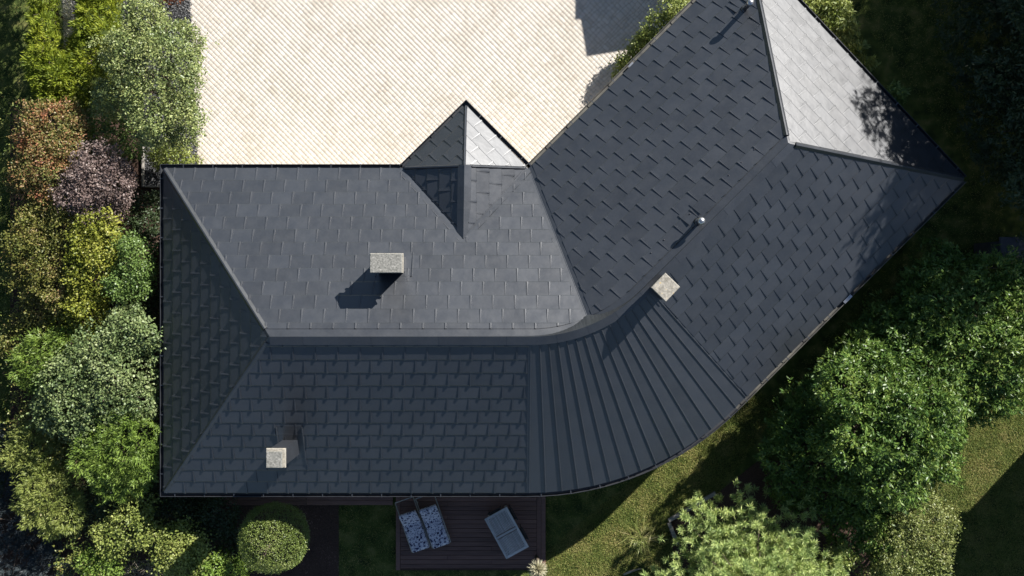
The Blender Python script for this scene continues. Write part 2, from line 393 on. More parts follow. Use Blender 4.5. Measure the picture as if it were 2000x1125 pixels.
# walls and soffit
wp = offset_poly([A_SW]+ER+[PE, PN, V0, PF, PL, A_NW], 0.45)
n = len(wp)
obj('wall', [(x, y, 0) for x, y in wp]+[(x, y, EAVE-0.08) for x, y in wp],
    [(i, (i+1) % n, n+(i+1) % n, n+i) for i in range(n)], M['wall'], house)
sp = offset_poly(OUT, 0.02)
obj('soffit', [(x, y, EAVE-0.07) for x, y in sp], [tuple(range(n))[::-1]], M['soffit'], house)
fa = offset_poly(OUT, 0.005)
obj('fascia', [(x, y, EAVE-0.17) for x, y in fa]+[(x, y, EAVE-0.015) for x, y in fa],
    [(i, (i+1) % n, n+(i+1) % n, n+i) for i in range(n)], M['soffit'], house)

# ------------------------------------------------------------------ roof tiles
TW, TH = 0.60, 0.42
TILE_V = []; TILE_F = []
def build_tile():
    d, t, vb = 0.017, 0.0012, 0.022
    # section across the tile at the drip edge / at the head; the lowest 2 cm are bent down
    bot = [(0.0, d), (0.510, d), (0.513, d+0.006), (0.550, d+0.0055), (0.555, d+0.0245), (0.598, d+0.0280)]
    top = [(0.0, t), (0.566, t), (0.567, t+0.002), (0.578, t+0.002), (0.580, t+0.010), (0.598, t+0.0095)]
    k = vb/TH
    mid = [(b_[0]*(1-k)+t_[0]*k, b_[1]*(1-k)+t_[1]*k) for b_, t_ in zip(bot, top)]
    V = [(u, 0.0, w_-0.0065) for u, w_ in bot] + [(u, vb, w_) for u, w_ in mid] + [(u, TH+0.004, w_) for u, w_ in top] + [(u, 0.006, 0.0) for u, w_ in bot] + [(0.598, TH+0.004, 0.0)]
    F = []
    for i in range(5):
        F.append((i, i+1, 6+i+1, 6+i)); F.append((6+i, 6+i+1, 12+i+1, 12+i)); F.append((18+i, 18+i+1, i+1, i))
    F.append((5, 23, 24, 17, 11))
    return V, F
TILE_V, TILE_F = build_tile()
TVa = np.array(TILE_V, dtype=np.float64)
tile_me = bpy.data.meshes.new('roof_tile'); tile_me.from_pydata(TILE_V, [], TILE_F); tile_me.update(); tile_me.materials.append(M['roof'])

stuff_V = []; stuff_F = []; stuff_n = 0
whole = []      # (area, slope object, matrix)
def add_stuff(V, F):
    global stuff_n
    stuff_V.extend(V); stuff_F.extend([tuple(i+stuff_n for i in f) for f in F]); stuff_n += len(V)

def clip_piece(V, F, planes):
    bm = bmesh.new(); vs_ = [bm.verts.new(v) for v in V]
    for f in F:
        try: bm.faces.new([vs_[i] for i in f])
        except ValueError: pass
    for (a, b, c) in planes:                     # keep a*u+b*v <= c
        g = bm.verts[:]+bm.edges[:]+bm.faces[:]
        if not g: break
        l = math.hypot(a, b)
        bmesh.ops.bisect_plane(bm, geom=g, plane_co=(a*c/l/l, b*c/l/l, 0), plane_no=(a, b, 0), clear_outer=True, clear_inner=False)
    bm.verts.index_update()
    oV = [v.co.copy() for v in bm.verts]; oF = [tuple(v.index for v in f.verts) for f in bm.faces]
    bm.free()
    return oV, oF

def slope(name, O, udir, poly, zfun, planes_xy=(), notch=None, margin=(), shift0=0.0, base=True, rows0=0.0, label=None):
    """O: eave origin (x,y); udir: horizontal unit along the eave, looking upslope it points right.
    planes_xy: list of (nx,ny,c) keep nx*x+ny*y<=c in plan; notch: list of two plan half planes (triangle cut)"""
    ux, uy = udir
    vx, vy = -uy, ux                             # upslope in plan
    O3 = Vector((O[0], O[1], EAVE))
    g = (zfun(O[0]+vx, O[1]+vy) - zfun(O[0], O[1]))       # rise per metre plan
    lv = math.sqrt(1+g*g)
    U = Vector((ux, uy, 0)); V = Vector((vx, vy, g))/lv; W = U.cross(V)
    O3.z = zfun(O[0], O[1])
    base_o = obj('roof_slope', [(x, y, zfun(x, y)) for x, y in poly], [tuple(range(len(poly)))], M['roof'], house)
    if label: base_o['label'] = label
    mat = Matrix(((U.x, V.x, W.x, 0), (U.y, V.y, W.y, 0), (U.z, V.z, W.z, 0), (0, 0, 0, 1)))
    # plan half planes -> uv
    def conv(p):
        nx, ny, c = p
        return (nx*ux+ny*uy, (nx*vx+ny*vy)/lv, c-(nx*O[0]+ny*O[1]))
    pl = [conv(p) for p in planes_xy]
    nt_ = [conv(p) for p in notch] if notch else None
    us = [((x-O[0])*ux+(y-O[1])*uy) for x, y in poly]; vsl = [((x-O[0])*vx+(y-O[1])*vy)*lv for x, y in poly]
    k = 0; v0 = rows0
    while v0 < max(vsl):
        sh = (shift0 - 0.27*k) % TW
        u0 = math.floor((min(us)-sh)/TW)*TW + sh
        while u0 < max(us):
            cs = [(u0, v0), (u0+TW, v0), (u0, v0+TH), (u0+TW, v0+TH)]
            mx = [max(a*u+b*v-c for u, v in cs) for a, b, c in pl]
            mn = [min(a*u+b*v-c for u, v in cs) for a, b, c in pl]
            if any(m >= -0.01 for m in mn): u0 += TW; continue
            cutn = False; gone = False
            if nt_:
                ins = [all(a*u+b*v < c for a, b, c in nt_) for u, v in cs]
                # tile touches the notch unless separated by one of its planes
                sep = any(min(a*u+b*v-c for u, v in cs) >= 0 for a, b, c in nt_)
                gone = all(ins); cutn = not sep
            if gone: u0 += TW; continue
            org = O3 + U*u0 + V*v0
            # every tile lies a touch differently
            jit = Matrix.Rotation(random.gauss(0, 0.003), 4, 'X') @ Matrix.Rotation(random.gauss(0, 0.003), 4, 'Y')
            mw = Matrix.Translation(org) @ mat @ Matrix.Translation((0, 0, 0.002)) @ jit
            if all(m <= 0 for m in mx) and not cutn:
                c3 = [org + U*(0 if i in (0, 3) else TW) + V*(0 if i < 2 else TH) for i in range(4)]
                q = [(1000+p.x/(CAMZ-p.z)*FPX, 562.5-p.y/(CAMZ-p.z)*FPX) for p in c3]
                ar = 0.5*abs(sum(q[i][0]*q[(i+1) % 4][1]-q[(i+1) % 4][0]*q[i][1] for i in range(4)))
                if not all(-5 < a < 2005 and -5 < b < 1130 for a, b in q): ar = 0
                whole.append((ar, base_o, mw))
            else:
                lp = [(a, b, c-(a*u0+b*v0)) for (a, b, c), m in zip(pl, mx) if m > 0]
                sets = [lp]
                if cutn:
                    ln = [(a, b, c-(a*u0+b*v0)) for a, b, c in nt_]
                    sets = []; inside = []
                    for (a, b, c) in ln:
                        sets.append(lp + inside + [(-a, -b, -c)])
                        inside = inside + [(a, b, c)]
                for st in sets:
                    cv, cf = clip_piece(TILE_V, TILE_F, st)
                    if cf: add_stuff([mw @ v for v in cv], cf)
            u0 += TW
        k += 1; v0 = rows0 + k*TH
    return base_o

def hp(p, q, off=0.0):
    """half plane left of p->q kept (ccw polygon), moved inwards by off"""
    ex, ey = q[0]-p[0], q[1]-p[1]; l = math.hypot(ex, ey); nx, ny = ey/l, -ex/l
    return (nx, ny, nx*p[0]+ny*p[1]-off)

arc_planes = []
for i in range(0, 10):
    t = math.radians(45)*i/9
    nx, ny = math.sin(t), -math.cos(t)
    arc_planes.append((nx, ny, nx*CR[0]+ny*CR[1]+RR-0.20))
ridge_in = [arcpt(CR, RR, t) for t in ARC]
V1 = None
# where the valley meets the ridge arc
for i in range(2000):
    t = i/2000*6
    dx, dy = (N_R/S2+Y_R)-V0[0], Y_R-V0[1]; l = math.hypot(dx, dy)
    q = (V0[0]+dx/l*t, V0[1]+dy/l*t)
    if math.hypot(q[0]-CR[0], q[1]-CR[1]) >= RR: V1 = q; break
tv = math.atan2(V1[0]-CR[0], CR[1]-V1[1])

# north slope (u looking upslope (south) right = west)
nP = [A_NW] + [R0] + [arcpt(CR, RR, t) for t in ARC if t < tv] + [V1, V0]
slope('north', (V0[0], Y_N), (-1, 0), nP, zN,
      planes_xy=[(-1*0+0, 1, Y_N), hp(A_NW, R0, 0.06), hp(V1, V0, 0.11)] + arc_planes[:6],
      notch=[(lambda h: (-h[0], -h[1], -h[2]))(hp((PB[0], PB[1]-0.10), (PL[0]-0.14, PL[1]))),
             (lambda h: (-h[0], -h[1], -h[2]))(hp((PR[0]+0.05, PR[1]), (PB[0]+0.02, PB[1]-0.10)))],
      shift0=0.12, label='sunlit slope facing the courtyard')
# wing, courtyard side (looking upslope = towards +n): right = -d
nwP = [V0, V1] + [arcpt(CR, RR, t) for t in ARC if t > tv] + [R1, PN]
slope('northwest', V0, (-S2, -S2), nwP, zNW,
      planes_xy=[(-S2, S2, -N_NW), hp(V0, V1, 0.13), hp(R1, PN, 0.06)] + arc_planes[3:], shift0=0.33)
# wing, garden side
zSE = lambda x, y: EAVE + (N_SE-(x-y)*S2)*(RIDGE-EAVE)/(N_SE-N_R)
D_SEAM = 2.56
s0 = dn(D_SEAM, N_SE); s1 = dn(D_SEAM, N_R)
seP = [s0, PE, R1, s1]
slope('southeast', s0, (S2, S2), seP, zSE,
      planes_xy=[(S2, -S2, N_SE), hp(PE, R1, 0.06), hp(s1, s0, 0.05), (-S2, S2, -N_R-0.20)], shift0=0.1)
# east hip
def plane3(a, b, c):
    a, b, c = Vector(a), Vector(b), Vector(c); nn = (b-a).cross(c-a)
    return lambda x, y: a.z - (nn.x*(x-a.x)+nn.y*(y-a.y))/nn.z
zNE = plane3((*PE, EAVE), (*PN, EAVE), (*R1, RIDGE))
ed = Vector((PN[0]-PE[0], PN[1]-PE[1])).normalized()
slope('northeast', PE, (ed.x, ed.y), [PE, PN, R1], zNE,
      planes_xy=[(ed.y, -ed.x, ed.y*PE[0]-ed.x*PE[1]), hp(PN, R1, 0.06), hp(R1, PE, 0.06)], shift0=0.2, label='sun-bleached looking hip end, brightest slope')
# south slope and west hip
zS = lambda x, y: EAVE + (y-Y_S)*TS
slope('south', A_SW, (1, 0), [A_SW, ER[0], (CE[0], Y_R), R0], zS,
      planes_xy=[(0, -1, -Y_S), hp(R0, A_SW, 0.05), (1, 0, CE[0]-0.04), (0, 1, Y_R-0.18)], shift0=0.05)
zW = plane3((*A_NW, EAVE), (*A_SW, EAVE), (*R0, RIDGE))
slope('west', A_NW, (0, -1), [A_NW, A_SW, R0], zW,
      planes_xy=[(-1, 0, -X_W), hp(A_SW, R0, 0.05), hp(R0, A_NW, 0.06)], shift0=0.3)
# porch roof: two front faces, two back faces
zP1 = plane3((*PL, EAVE), (*PF, EAVE), (*PK, PK_Z)); zP2 = plane3((*PF, EAVE), (*PR, EAVE), (*PK, PK_Z))
def dirn(a, b):
    v = Vector((b[0]-a[0], b[1]-a[1])).normalized(); return (v.x, v.y)
d1 = dirn(PF, PL); d2 = dirn(PR, PF)
slope('porch_nw', PF, d1, [PF, PL, PK], zP1, planes_xy=[hp(PF, PL), hp(PL, PK, 0.04), hp(PK, PF, 0.03)], shift0=0.25, rows0=0.0)
slope('porch_ne', PR, d2, [PR, PF, PK], zP2, planes_xy=[hp(PR, PF), hp(PF, PK, 0.03), hp(PK, PR, 0.04)], shift0=0.15)
zP3 = plane3((*PL, EAVE), (*PB, PK_Z), (*PK, PK_Z)); zP4 = plane3((*PR, EAVE), (*PK, PK_Z), (*PB, PK_Z))
slope('porch_w', PL, (0, -1), [PL, PB, PK], zP3, planes_xy=[hp(PL, PB, 0.03), hp(PK, PL, 0.05), (1, 0, PK[0]-0.10)], shift0=0.35, rows0=0.05)
slope('porch_e', PR, (0, 1), [PR, PK, PB], zP4, planes_xy=[hp(PR, PK, 0.05), hp(PB, PR, 0.03), (-1, 0, -(PK[0]+0.10))], shift0=0.05, rows0=0.05)

whole.sort(key=lambda a: -a[0])
for i, (ar, so_, mw) in enumerate(whole):
    if i < 300 and ar > 0:
        o = link('roof_tile', tile_me, so_); o.matrix_world = mw
        o.matrix_local = mw
    else:
        add_stuff([mw @ Vector(v) for v in TILE_V], TILE_F)
obj('roof_tiling', stuff_V, stuff_F, M['roof'], house, kind='stuff')

# ------------------------------------------------------------------ ridge caps, hips, valleys
def path_pts():
    pts = [((R0[0]+(CR[0]-R0[0])*i/8, Y_R), (0, 1)) for i in range(9)]
    for t in ARC[1:]:
        p = arcpt(CR, RR, t); pts.append((p, (-math.sin(t), math.cos(t))))
    dend = (arcpt(CR, RR, math.radians(45))[0]+arcpt(CR, RR, math.radians(45))[1])*S2
    for i in range(1, 9):
        d = dend+(7.9-dend)*i/8; pts.append((dn(d, N_R), (-S2, S2)))
    return pts
PP = path_pts()
acc = [0]
for i in range(1, len(PP)): acc.append(acc[-1]+math.dist(PP[i][0], PP[i-1][0]))
def at_s(s):
    for i in range(1, len(PP)):
        if s <= acc[i] or i == len(PP)-1:
            f = (s-acc[i-1])/(acc[i]-acc[i-1]); a, b = PP[i-1], PP[i]
            p = (a[0][0]+(b[0][0]-a[0][0])*f, a[0][1]+(b[0][1]-a[0][1])*f)
            nn = Vector((a[1][0]+(b[1][0]-a[1][0])*f, a[1][1]+(b[1][1]-a[1][1])*f)).normalized()
            return p, (nn.x, nn.y)
def zin(x, y): return min(zN(x, y), zNW(x, y))
TSE = (RIDGE-EAVE)/(N_SE-N_R)
s = 0.0; L = acc[-1]; pieces = []
while s < L-0.02:
    inarc = acc[8] < s < acc[24]
    step = 0.42 if inarc else 0.9
    pieces.append((s, min(s+step, L))); s += step
for j, (a, b) in enumerate(pieces):
    m = MB(); V = []; nsub = 4
    lift = 0.004 if j % 2 else 0.0
    for i in range(nsub+1):
        p, nn = at_s(a-0.012+(b-a+0.024)*i/nsub if a > 0 else a+(b-a+0.012)*i/nsub)
        wi, wo = 0.245, 0.225
        # keep the cap ends inside the hips
        qi = (p[0]+nn[0]*wi, p[1]+nn[1]*wi); qo = (p[0]-nn[0]*wo, p[1]-nn[1]*wo)
        zo = RIDGE-wo*TS
        V += [(qi[0], qi[1], zin(*qi)+0.008+lift), (qi[0], qi[1], zin(*qi)+0.028+lift),
              (p[0], p[1], RIDGE+0.052+lift),
              (qo[0], qo[1], zo+0.075+lift), (qo[0], qo[1], zo+0.012+lift)]
    F = []
    for i in range(nsub):
        for k in range(4): F.append((i*5+k+1, i*5+k, (i+1)*5+k, (i+1)*5+k+1))
    F.append((0, 1, 2, 3, 4)); F.append(tuple(nsub*5+k for k in (4, 3, 2, 1, 0)))
    m.add(V, F).build('ridge_cap', M['roof_trim'], house)

def hipcap(p, q, zp, zq, hw, h, name='hip_cap', seg=1.3, ends=(0.0, 0.0), zl=None, zr=None):
    """raised fold along a hip from p (low) to q (high)"""
    a = Vector((*p, zp)); b = Vector((*q, zq)); t = (b-a).normalized(); L_ = (b-a).length
    sd = Vector((t.y, -t.x, 0)).normalized()     # right hand side looking up
    s_ = ends[0]; j = 0
    while s_ < L_-ends[1]-0.02:
        e_ = min(s_+seg, L_-ends[1]); V = []
        for ss in (s_-0.01, e_):
            c = a+t*ss; l_ = c-sd*hw; r_ = c+sd*hw
            zl_ = zl(l_.x, l_.y); zr_ = zr(r_.x, r_.y); lift = 0.003*(j % 2)
            V += [(l_.x, l_.y, zl_-0.005), (l_.x, l_.y, zl_+0.018+lift), (*(c-sd*0.018)[:2], c.z+h+lift), (*(c+sd*0.018)[:2], c.z+h+lift), (r_.x, r_.y, zr_+0.018+lift), (r_.x, r_.y, zr_-0.005)]
        F = [(k, k+1, 6+k+1, 6+k) for k in range(5)] + [(5, 4, 3, 2, 1, 0), (6, 7, 8, 9, 10, 11)]
        MB().add(V, F).build(name, M['roof_trim'], house)
        s_ = e_; j += 1
hipcap(A_NW, R0, EAVE, RIDGE, 0.085, 0.065, zl=zN, zr=zW, ends=(0.05, 0.28))
hipcap(A_SW, R0, EAVE, RIDGE, 0.075, 0.022, zl=zW, zr=zS, ends=(0.05, 0.22))
hipcap(PE, R1, EAVE, RIDGE, 0.085, 0.070, zl=zSE, zr=zNE, ends=(0.05, 0.25))
hipcap(PN, R1, EAVE, RIDGE, 0.085, 0.070, zl=zNE, zr=zNW, ends=(0.05, 0.25))
hipcap(PF, PK, EAVE, PK_Z, 0.035, 0.055, zl=zP2, zr=zP1, seg=3, ends=(0.03, 0.0))
hipcap(PL, PK, EAVE, PK_Z, 0.05, 0.06, zl=zP1, zr=zP3, seg=3, ends=(0.1, 0.2))
hipcap(PR, PK, EAVE, PK_Z, 0.05, 0.06, zl=zP4, zr=zP2, seg=3, ends=(0.12, 0.25))
# porch ridge cap in three lengths
yy = PK[1]+0.02; j = 0
while yy > PB[1]+0.02:
    y2 = max(yy-0.62, PB[1]-0.06); V = []
    for y in (yy+0.01, y2):
        for sx, dz in ((-0.19, -1), (-0.19, 0), (0, 1), (0.19, 0), (0.19, -1)):
            zz = (PK_Z+0.05 if dz == 1 else (zP3 if sx < 0 else zP4)(PK[0]+sx, y)+0.035+dz*0.03)
            V.append((PK[0]+sx+(PB[0]-PK[0])*(PK[1]-y)/(PK[1]-PB[1]), y, zz+0.003*(j % 2)))
    MB().add(V, [(k, k+1, 5+k+1, 5+k) for k in range(4)]+[(4, 3, 2, 1, 0), (5, 6, 7, 8, 9)]).build('ridge_cap', M['roof_trim'], house)
    yy = y2; j += 1
# valleys: folded sheet strips
def valley(p, q, za, zb, wl, wr, name='valley_flashing', lift=0.006, lip=0.012):
    ex, ey = q[0]-p[0], q[1]-p[1]; l = math.hypot(ex, ey); sx, sy = ey/l, -ex/l
    V = []
    for c in (p, q):
        l_ = (c[0]-sx*wl, c[1]-sy*wl); r_ = (c[0]+sx*wr, c[1]+sy*wr)
        V += [(*l_, za(*l_)+lift+lip), (c[0]-sx*(wl-0.02), c[1]-sy*(wl-0.02), za(c[0]-sx*(wl-0.02), c[1]-sy*(wl-0.02))+lift),
              (c[0], c[1], min(za(*c), zb(*c))+lift),
              (c[0]+sx*(wr-0.02), c[1]+sy*(wr-0.02), zb(c[0]+sx*(wr-0.02), c[1]+sy*(wr-0.02))+lift), (*r_, zb(*r_)+lift+lip)]
    MB().add(V, [(k, 5+k, 5+k+1, k+1) for k in range(4)]).build(name, M['roof_trim'], house)
vd = Vector((V1[0]-V0[0], V1[1]-V0[1])).normalized()
valley(V0, (V1[0]-vd.x*0.22, V1[1]-vd.y*0.22), zN, zNW, 0.15, 0.12)
valley(PL, (PB[0], PB[1]-0.02), zN, zP3, 0.13, 0.06) if False else None
valley((PL[0]+0.02, PL[1]), (PB[0], PB[1]), zP3, zN, 0.05, 0.17)
valley((PR[0]-0.02, PR[1]), (PB[0], PB[1]), zN, zP4, 0.17, 0.05)

# ------------------------------------------------------------------ standing seam fan at the curved corner
NSEAM = 14
def seam_line(i):
    if i <= NSEAM:
        t = math.radians(45)*i/NSEAM
        return arcpt(CE, RE_, t), arcpt(CR, RR-0.0, t)
    return dn(D_SEAM, N_SE), dn(D_SEAM, N_R)
fan = None
for i in range(NSEAM+1):
    a0, b0 = seam_line(i); a1, b1 = seam_line(i+1)
    V = [(*a0, EAVE), (*a1, EAVE), (*b1, RIDGE), (*b0, RIDGE)]
    V = [(x, y, z+0.010) for x, y, z in V] + [(*a0, EAVE-0.01), (*a1, EAVE-0.01)]
    pan = obj('seam_panel', V, [(0, 1, 2, 3), (4, 5, 1, 0)], M['roof_trim'], house)
    # upstand rib on the panel's left edge
    for (pa, pb) in ([(a0, b0)] if i < NSEAM else [(a0, b0), (a1, b1)]):
        A = Vector((*pa, EAVE)); B = Vector((*pb, RIDGE)); t = (B-A).normalized()
        sd = Vector((t.y, -t.x, 0)).normalized(); up = sd.cross(t); up = up if up.z > 0 else -up
        hw = 0.013; h = 0.036
        B2 = B - t*0.16; A2 = A + t*0.02
        V = []
        for c in (A2, B2):
            V += [c-sd*hw*1.6, c-sd*hw*0.8+up*h, c+sd*hw*0.8+up*h, c+sd*hw*1.6]
        obj('seam_rib', V, [(0, 1, 5, 4), (1, 2, 6, 5), (2, 3, 7, 6), (3, 2, 1, 0), (4, 5, 6, 7)], M['roof_trim'], pan)
# cover strip where the tiles stop at the fan
A = Vector((CE[0]-0.02, Y_S, EAVE)); B = Vector((CE[0]-0.02, Y_R-0.2, RIDGE-0.2*TS))
MB().add([(A.x-0.05, A.y, A.z+.0), (A.x-0.05, A.y, A.z+0.03), (A.x+0.05, A.y, A.z+0.03), (A.x+0.05, A.y, A.z),
          (B.x-0.05, B.y, B.z), (B.x-0.05, B.y, B.z+0.03), (B.x+0.05, B.y, B.z+0.03), (B.x+0.05, B.y, B.z)],
         [(0, 1, 5, 4), (1, 2, 6, 5), (2, 3, 7, 6), (3, 2, 1, 0), (4, 5, 6, 7)]).build('edge_flashing', M['roof_trim'], house)

# ------------------------------------------------------------------ gutters
def gutter(pts, mat, w0=0.115, closed_ends=True):
    prof = [(0.006, -0.035), (0.006, -0.09), (0.025, -0.125), (0.085, -0.125), (w0-0.006, -0.09), (w0-0.006, -0.03), (w0-0.01, -0.022), (w0+0.006, -0.022), (w0+0.006, -0.095), (0.088, -0.133)]
    V = []; n_ = len(pts); k = len(prof)
    for i, p in enumerate(pts):
        e1 = Vector(pts[i])-Vector(pts[i-1]) if i > 0 else Vector(pts[1])-Vector(pts[0])
        e2 = Vector(pts[i+1])-Vector(pts[i]) if i < n_-1 else e1
        e1.normalize(); e2.normalize()
        n1 = Vector((e1.y, -e1.x)); n2 = Vector((e2.y, -e2.x)); m_ = (n1+n2)/(1+n1.dot(n2))
        for o_, z in prof: V.append((p[0]+m_.x*o_, p[1]+m_.y*o_, EAVE+z))
    F = []
    for i in range(n_-1):
        for j in range(k-1): F.append((i*k+j, (i+1)*k+j, (i+1)*k+j+1, i*k+j+1))
    g_ = MB().add(V, F).build('gutter', mat, house)
    # brackets
    d = 0.35
    for i in range(n_-1):
        a = Vector(pts[i]); b = Vector(pts[i+1]); l = (b-a).length; e = (b-a)/l; nn = Vector((e.y, -e.x))
        while d < l:
            c = a+e*d+nn*(w0/2)
            MB().box((c.x, c.y, EAVE-0.018), (0.028, w0+0.02, 0.006), math.atan2(e.y, e.x)).build('gutter_bracket', M['roof_trim'], g_)
            d += 0.86
        d -= l
    return g_
gutter([PL, A_NW, A_SW, ER[0]], M['gutter'])
gutter(ER, M['gutter'])
gutter([ER[-1], PE], M['gutter_dirty'])
gutter([PE, PN], M['gutter'])
gutter([PN, V0], M['gutter_dirty'])
gutter([V0, PF, PL], M['gutter'])
# bright clip on the garden gutter
c = P(1656, 584, EAVE)
MB().box((c[0], c[1], EAVE-0.01), (0.30, 0.09, 0.02), math.radians(45)).build('gutter_clip', M['steel'], house, label='bright bare metal strap over the gutter')
c = P(1233, 127, EAVE)
MB().box((c[0], c[1], EAVE-0.01), (0.18, 0.09, 0.02), math.radians(45)).build('gutter_clip', M['steel'], house)

# ------------------------------------------------------------------ chimneys and vents
def slope_frame(zf, x, y):
    gx = zf(x+1, y)-zf(x, y); gy = zf(x, y+1)-zf(x, y); return gx, gy
def flashing(parent, zf, c, rot, half, v0, v1, h=0.045):
    """raised sheet edges either side of a chimney, running upslope"""
    gx, gy = slope_frame(zf, *c); l = math.hypot(gx, gy); vx, vy = gx/l, gy/l; ux, uy = vy, -vx
    for s_ in (-1, 1):
        V = []
        for vv, hh in ((v0, h*0.5), (v1, h)):
            for o_ in (-0.012, 0.012):
                x = c[0]+ux*(half*s_+o_)+vx*vv; y = c[1]+uy*(half*s_+o_)+vy*vv
                V += [(x, y, zf(x, y)), (x, y, zf(x, y)+hh+0.012)]
        MB().add(V, [(0, 1, 5, 4), (1, 3, 7, 5), (3, 2, 6, 7), (0, 2, 3, 1), (4, 5, 7, 6)]).build('flashing', M['roof_trim'], parent)
    V = []
    for vv in (v0, v1):
        for o_ in (-half, half):
            x = c[0]+ux*o_+vx*vv; y = c[1]+uy*o_+vy*vv; V.append((x, y, zf(x, y)+0.017))
    MB().add(V, [(0, 1, 3, 2)]).build('flashing', M['roof_trim'], parent)

# chimney on the north slope
cx, cy = P(753.5, 514, 5.9)
b = MB().box((cx, cy, (4.0+5.52)/2), (0.72, 0.40, 1.52)).build('chimney', M['roof_trim'], house, label='chimney with weathered concrete slab on the courtyard slope')
MB().bevbox((cx, cy, 5.545), (0.80, 0.47, 0.05), 0.008).build('chimney_slab', M['concrete'], b)
for sx in (-1, 1):
    for sy in (-1, 1):
        MB().box((cx+sx*0.30, cy+sy*0.15, 5.64), (0.10, 0.10, 0.14)).build('cap_post', M['concrete'], b)
MB().box((cx, cy, 5.64), (0.42, 0.16, 0.14)).build('flue', M['concrete'], b)
MB().bevbox((cx+0.015, cy+0.005, 5.735), (0.86, 0.52, 0.05), 0.01).build('chimney_slab', M['concrete_pale'], b)
MB().bevbox((cx, cy, 5.83), (0.84, 0.51, 0.14), 0.015).build('chimney_cap', M['concrete'], b)
flashing(b, zN, (cx+0.06, cy+0.02), 0, 0.50, -0.32, 0.34)
# chimney on the south slope
cx, cy = P(538.5, 895, 5.6)
b = MB().box((cx, cy, (3.4+5.5)/2), (0.42, 0.44, 2.1)).build('chimney', M['roof_trim'], house, label='tall thin chimney near the deck side eave')
MB().bevbox((cx, cy, 5.55), (0.51, 0.51, 0.1), 0.012).build('chimney_slab', M['concrete_pale'], b)
MB().box((cx, cy, 5.67), (0.28, 0.28, 0.14)).build('flue', M['concrete'], b)
MB().bevbox((cx, cy-0.01, 5.77), (0.42, 0.43, 0.06), 0.012).build('chimney_cap', M['concrete'], b)
flashing(b, zS, (cx+0.02, cy), 0, 0.36, -0.55, 0.62, 0.05)
# chimney on the ridge
cx, cy = P(1300, 561, 6.25)
b = MB().box((cx, cy, (4.9+6.05)/2), (0.44, 0.44, 1.15), math.radians(45)).build('chimney', M['roof_trim'], house, label='square chimney straddling the ridge bend')
for sx in (-1, 1):
    for sy in (-1, 1):
        o_ = Matrix.Rotation(math.radians(45), 3, 'Z') @ Vector((sx*0.17, sy*0.17, 0))
        MB().box((cx+o_.x, cy+o_.y, 6.12), (0.08, 0.08, 0.12), math.radians(45)).build('cap_post', M['concrete'], b)
MB().bevbox((cx, cy, 6.03), (0.50, 0.50, 0.06), 0.01, math.radians(45)).build('chimney_slab', M['concrete'], b)
MB().bevbox((cx, cy, 6.215), (0.53, 0.53, 0.08), 0.012, math.radians(46)).build('chimney_cap', M['concrete_pale'], b)
flashing(b, zSE, (cx+0.05, cy-0.05), 0, 0.34, -0.30, 0.2)
# vent pipes
def vent(px, py, zt, zf, h, label):
    x, y = P(px, py, zt); zb = zf(x, y)-0.05
    v = MB().tube([(x, y, zb), (x, y, zt-0.12)], [0.062, 0.062], 14).build('vent_pipe', M['roof_trim'], house, True, label=label)
    MB().tube([(x, y, zt-0.15), (x, y, zt-0.13), (x, y, zt-0.06), (x, y, zt-0.02), (x, y, zt)], [0.07, 0.105, 0.10, 0.07, 0.02], 16).build('vent_cowl', M['steel'], v, True)
    MB().tube([(x, y, zb), (x, y, zb+0.12)], [0.12, 0.075], 14).build('vent_collar', M['roof_trim'], v, True)
    flashing(v, zf, (x-0.02, y+0.02), 0, 0.21, -0.45, -0.08, 0.05)
vent(1371, 431, 5.97, zNW, 0.6, 'round metal vent pipe close below the ridge')
vent(1467, 3, 4.4, zNW, 0.9, 'vent pipe beside the bright hip')
# fixings along the ridge on the courtyard side of the wing
for i in range(9):
    d = 3.3+i*0.49
    if i in (4, 5): continue
    x, y = dn(d, N_R-0.50); z = zNW(x, y)
    MB().tube([(x, y, z), (x, y, z+0.03), (x, y, z+0.04)], [0.02, 0.02, 0.006], 8).build('bolt', M['bolt'], house)

# ------------------------------------------------------------------ ground, courtyard, beds, deck
obj('lawn', [(-120, -120, 0), (120, -120, 0), (120, 120, 0), (-120, 120, 0)], [(0, 1, 2, 3)], M['lawn'], kind='structure')
CY = [(-10.33, 11.0), (-10.28, 9.0), (-9.98, 3.2), (0.2, 3.2), (1.6, 4.2), (6.6, 9.4), (6.2, 11.0)]
court = obj('courtyard', [(x, y, 0.012) for x, y in CY], [tuple(range(len(CY)))[::-1]], M['joint'], kind='structure')
# make sure the normals look up
for me in (court.data,):
    bm = bmesh.new(); bm.from_mesh(me)
    for f in bm.faces:
        if f.normal.z < 0: f.normal_flip()
    bm.to_mesh(me); bm.free()

a = np.array((S2, -S2)); bb = np.array((S2, S2))
setts = []
lens = (0.08, 0.10, 0.12, 0.14, 0.16, 0.18, 0.21); cw = 0.122
# cross joints wander from course to course instead of jumping, as laid by hand
pos0 = [-18.0]
while pos0[-1] < 8.5: pos0.append(pos0[-1]+random.choices((0.11, 0.13, 0.15), (0.35, 0.45, 0.2))[0])
pos = list(pos0); bo = -6.0
while bo < 14.0:
    for k in range(len(pos)):
        pos[k] += random.gauss(0, 0.016)+0.12*(pos0[k]-pos[k])
        if k and pos[k]-pos[k-1] < 0.075: pos[k] = pos[k-1]+0.075
    k = 0
    while k < len(pos)-1:
        e_ = k+1
        if random.random() < 0.12 and k+2 < len(pos) and pos[k+2]-pos[k] < 0.26: e_ = k+2     # a long stone bridges one joint
        l = pos[e_]-pos[k]
        c = a*(pos[k]+l/2) + bb*(bo+random.gauss(0, 0.002))
        if -10.6 < c[0] < 7 and 3.2 < c[1] < 11: setts.append((c[0], c[1], l))
        k = e_
    bo += cw
S = np.array(setts)
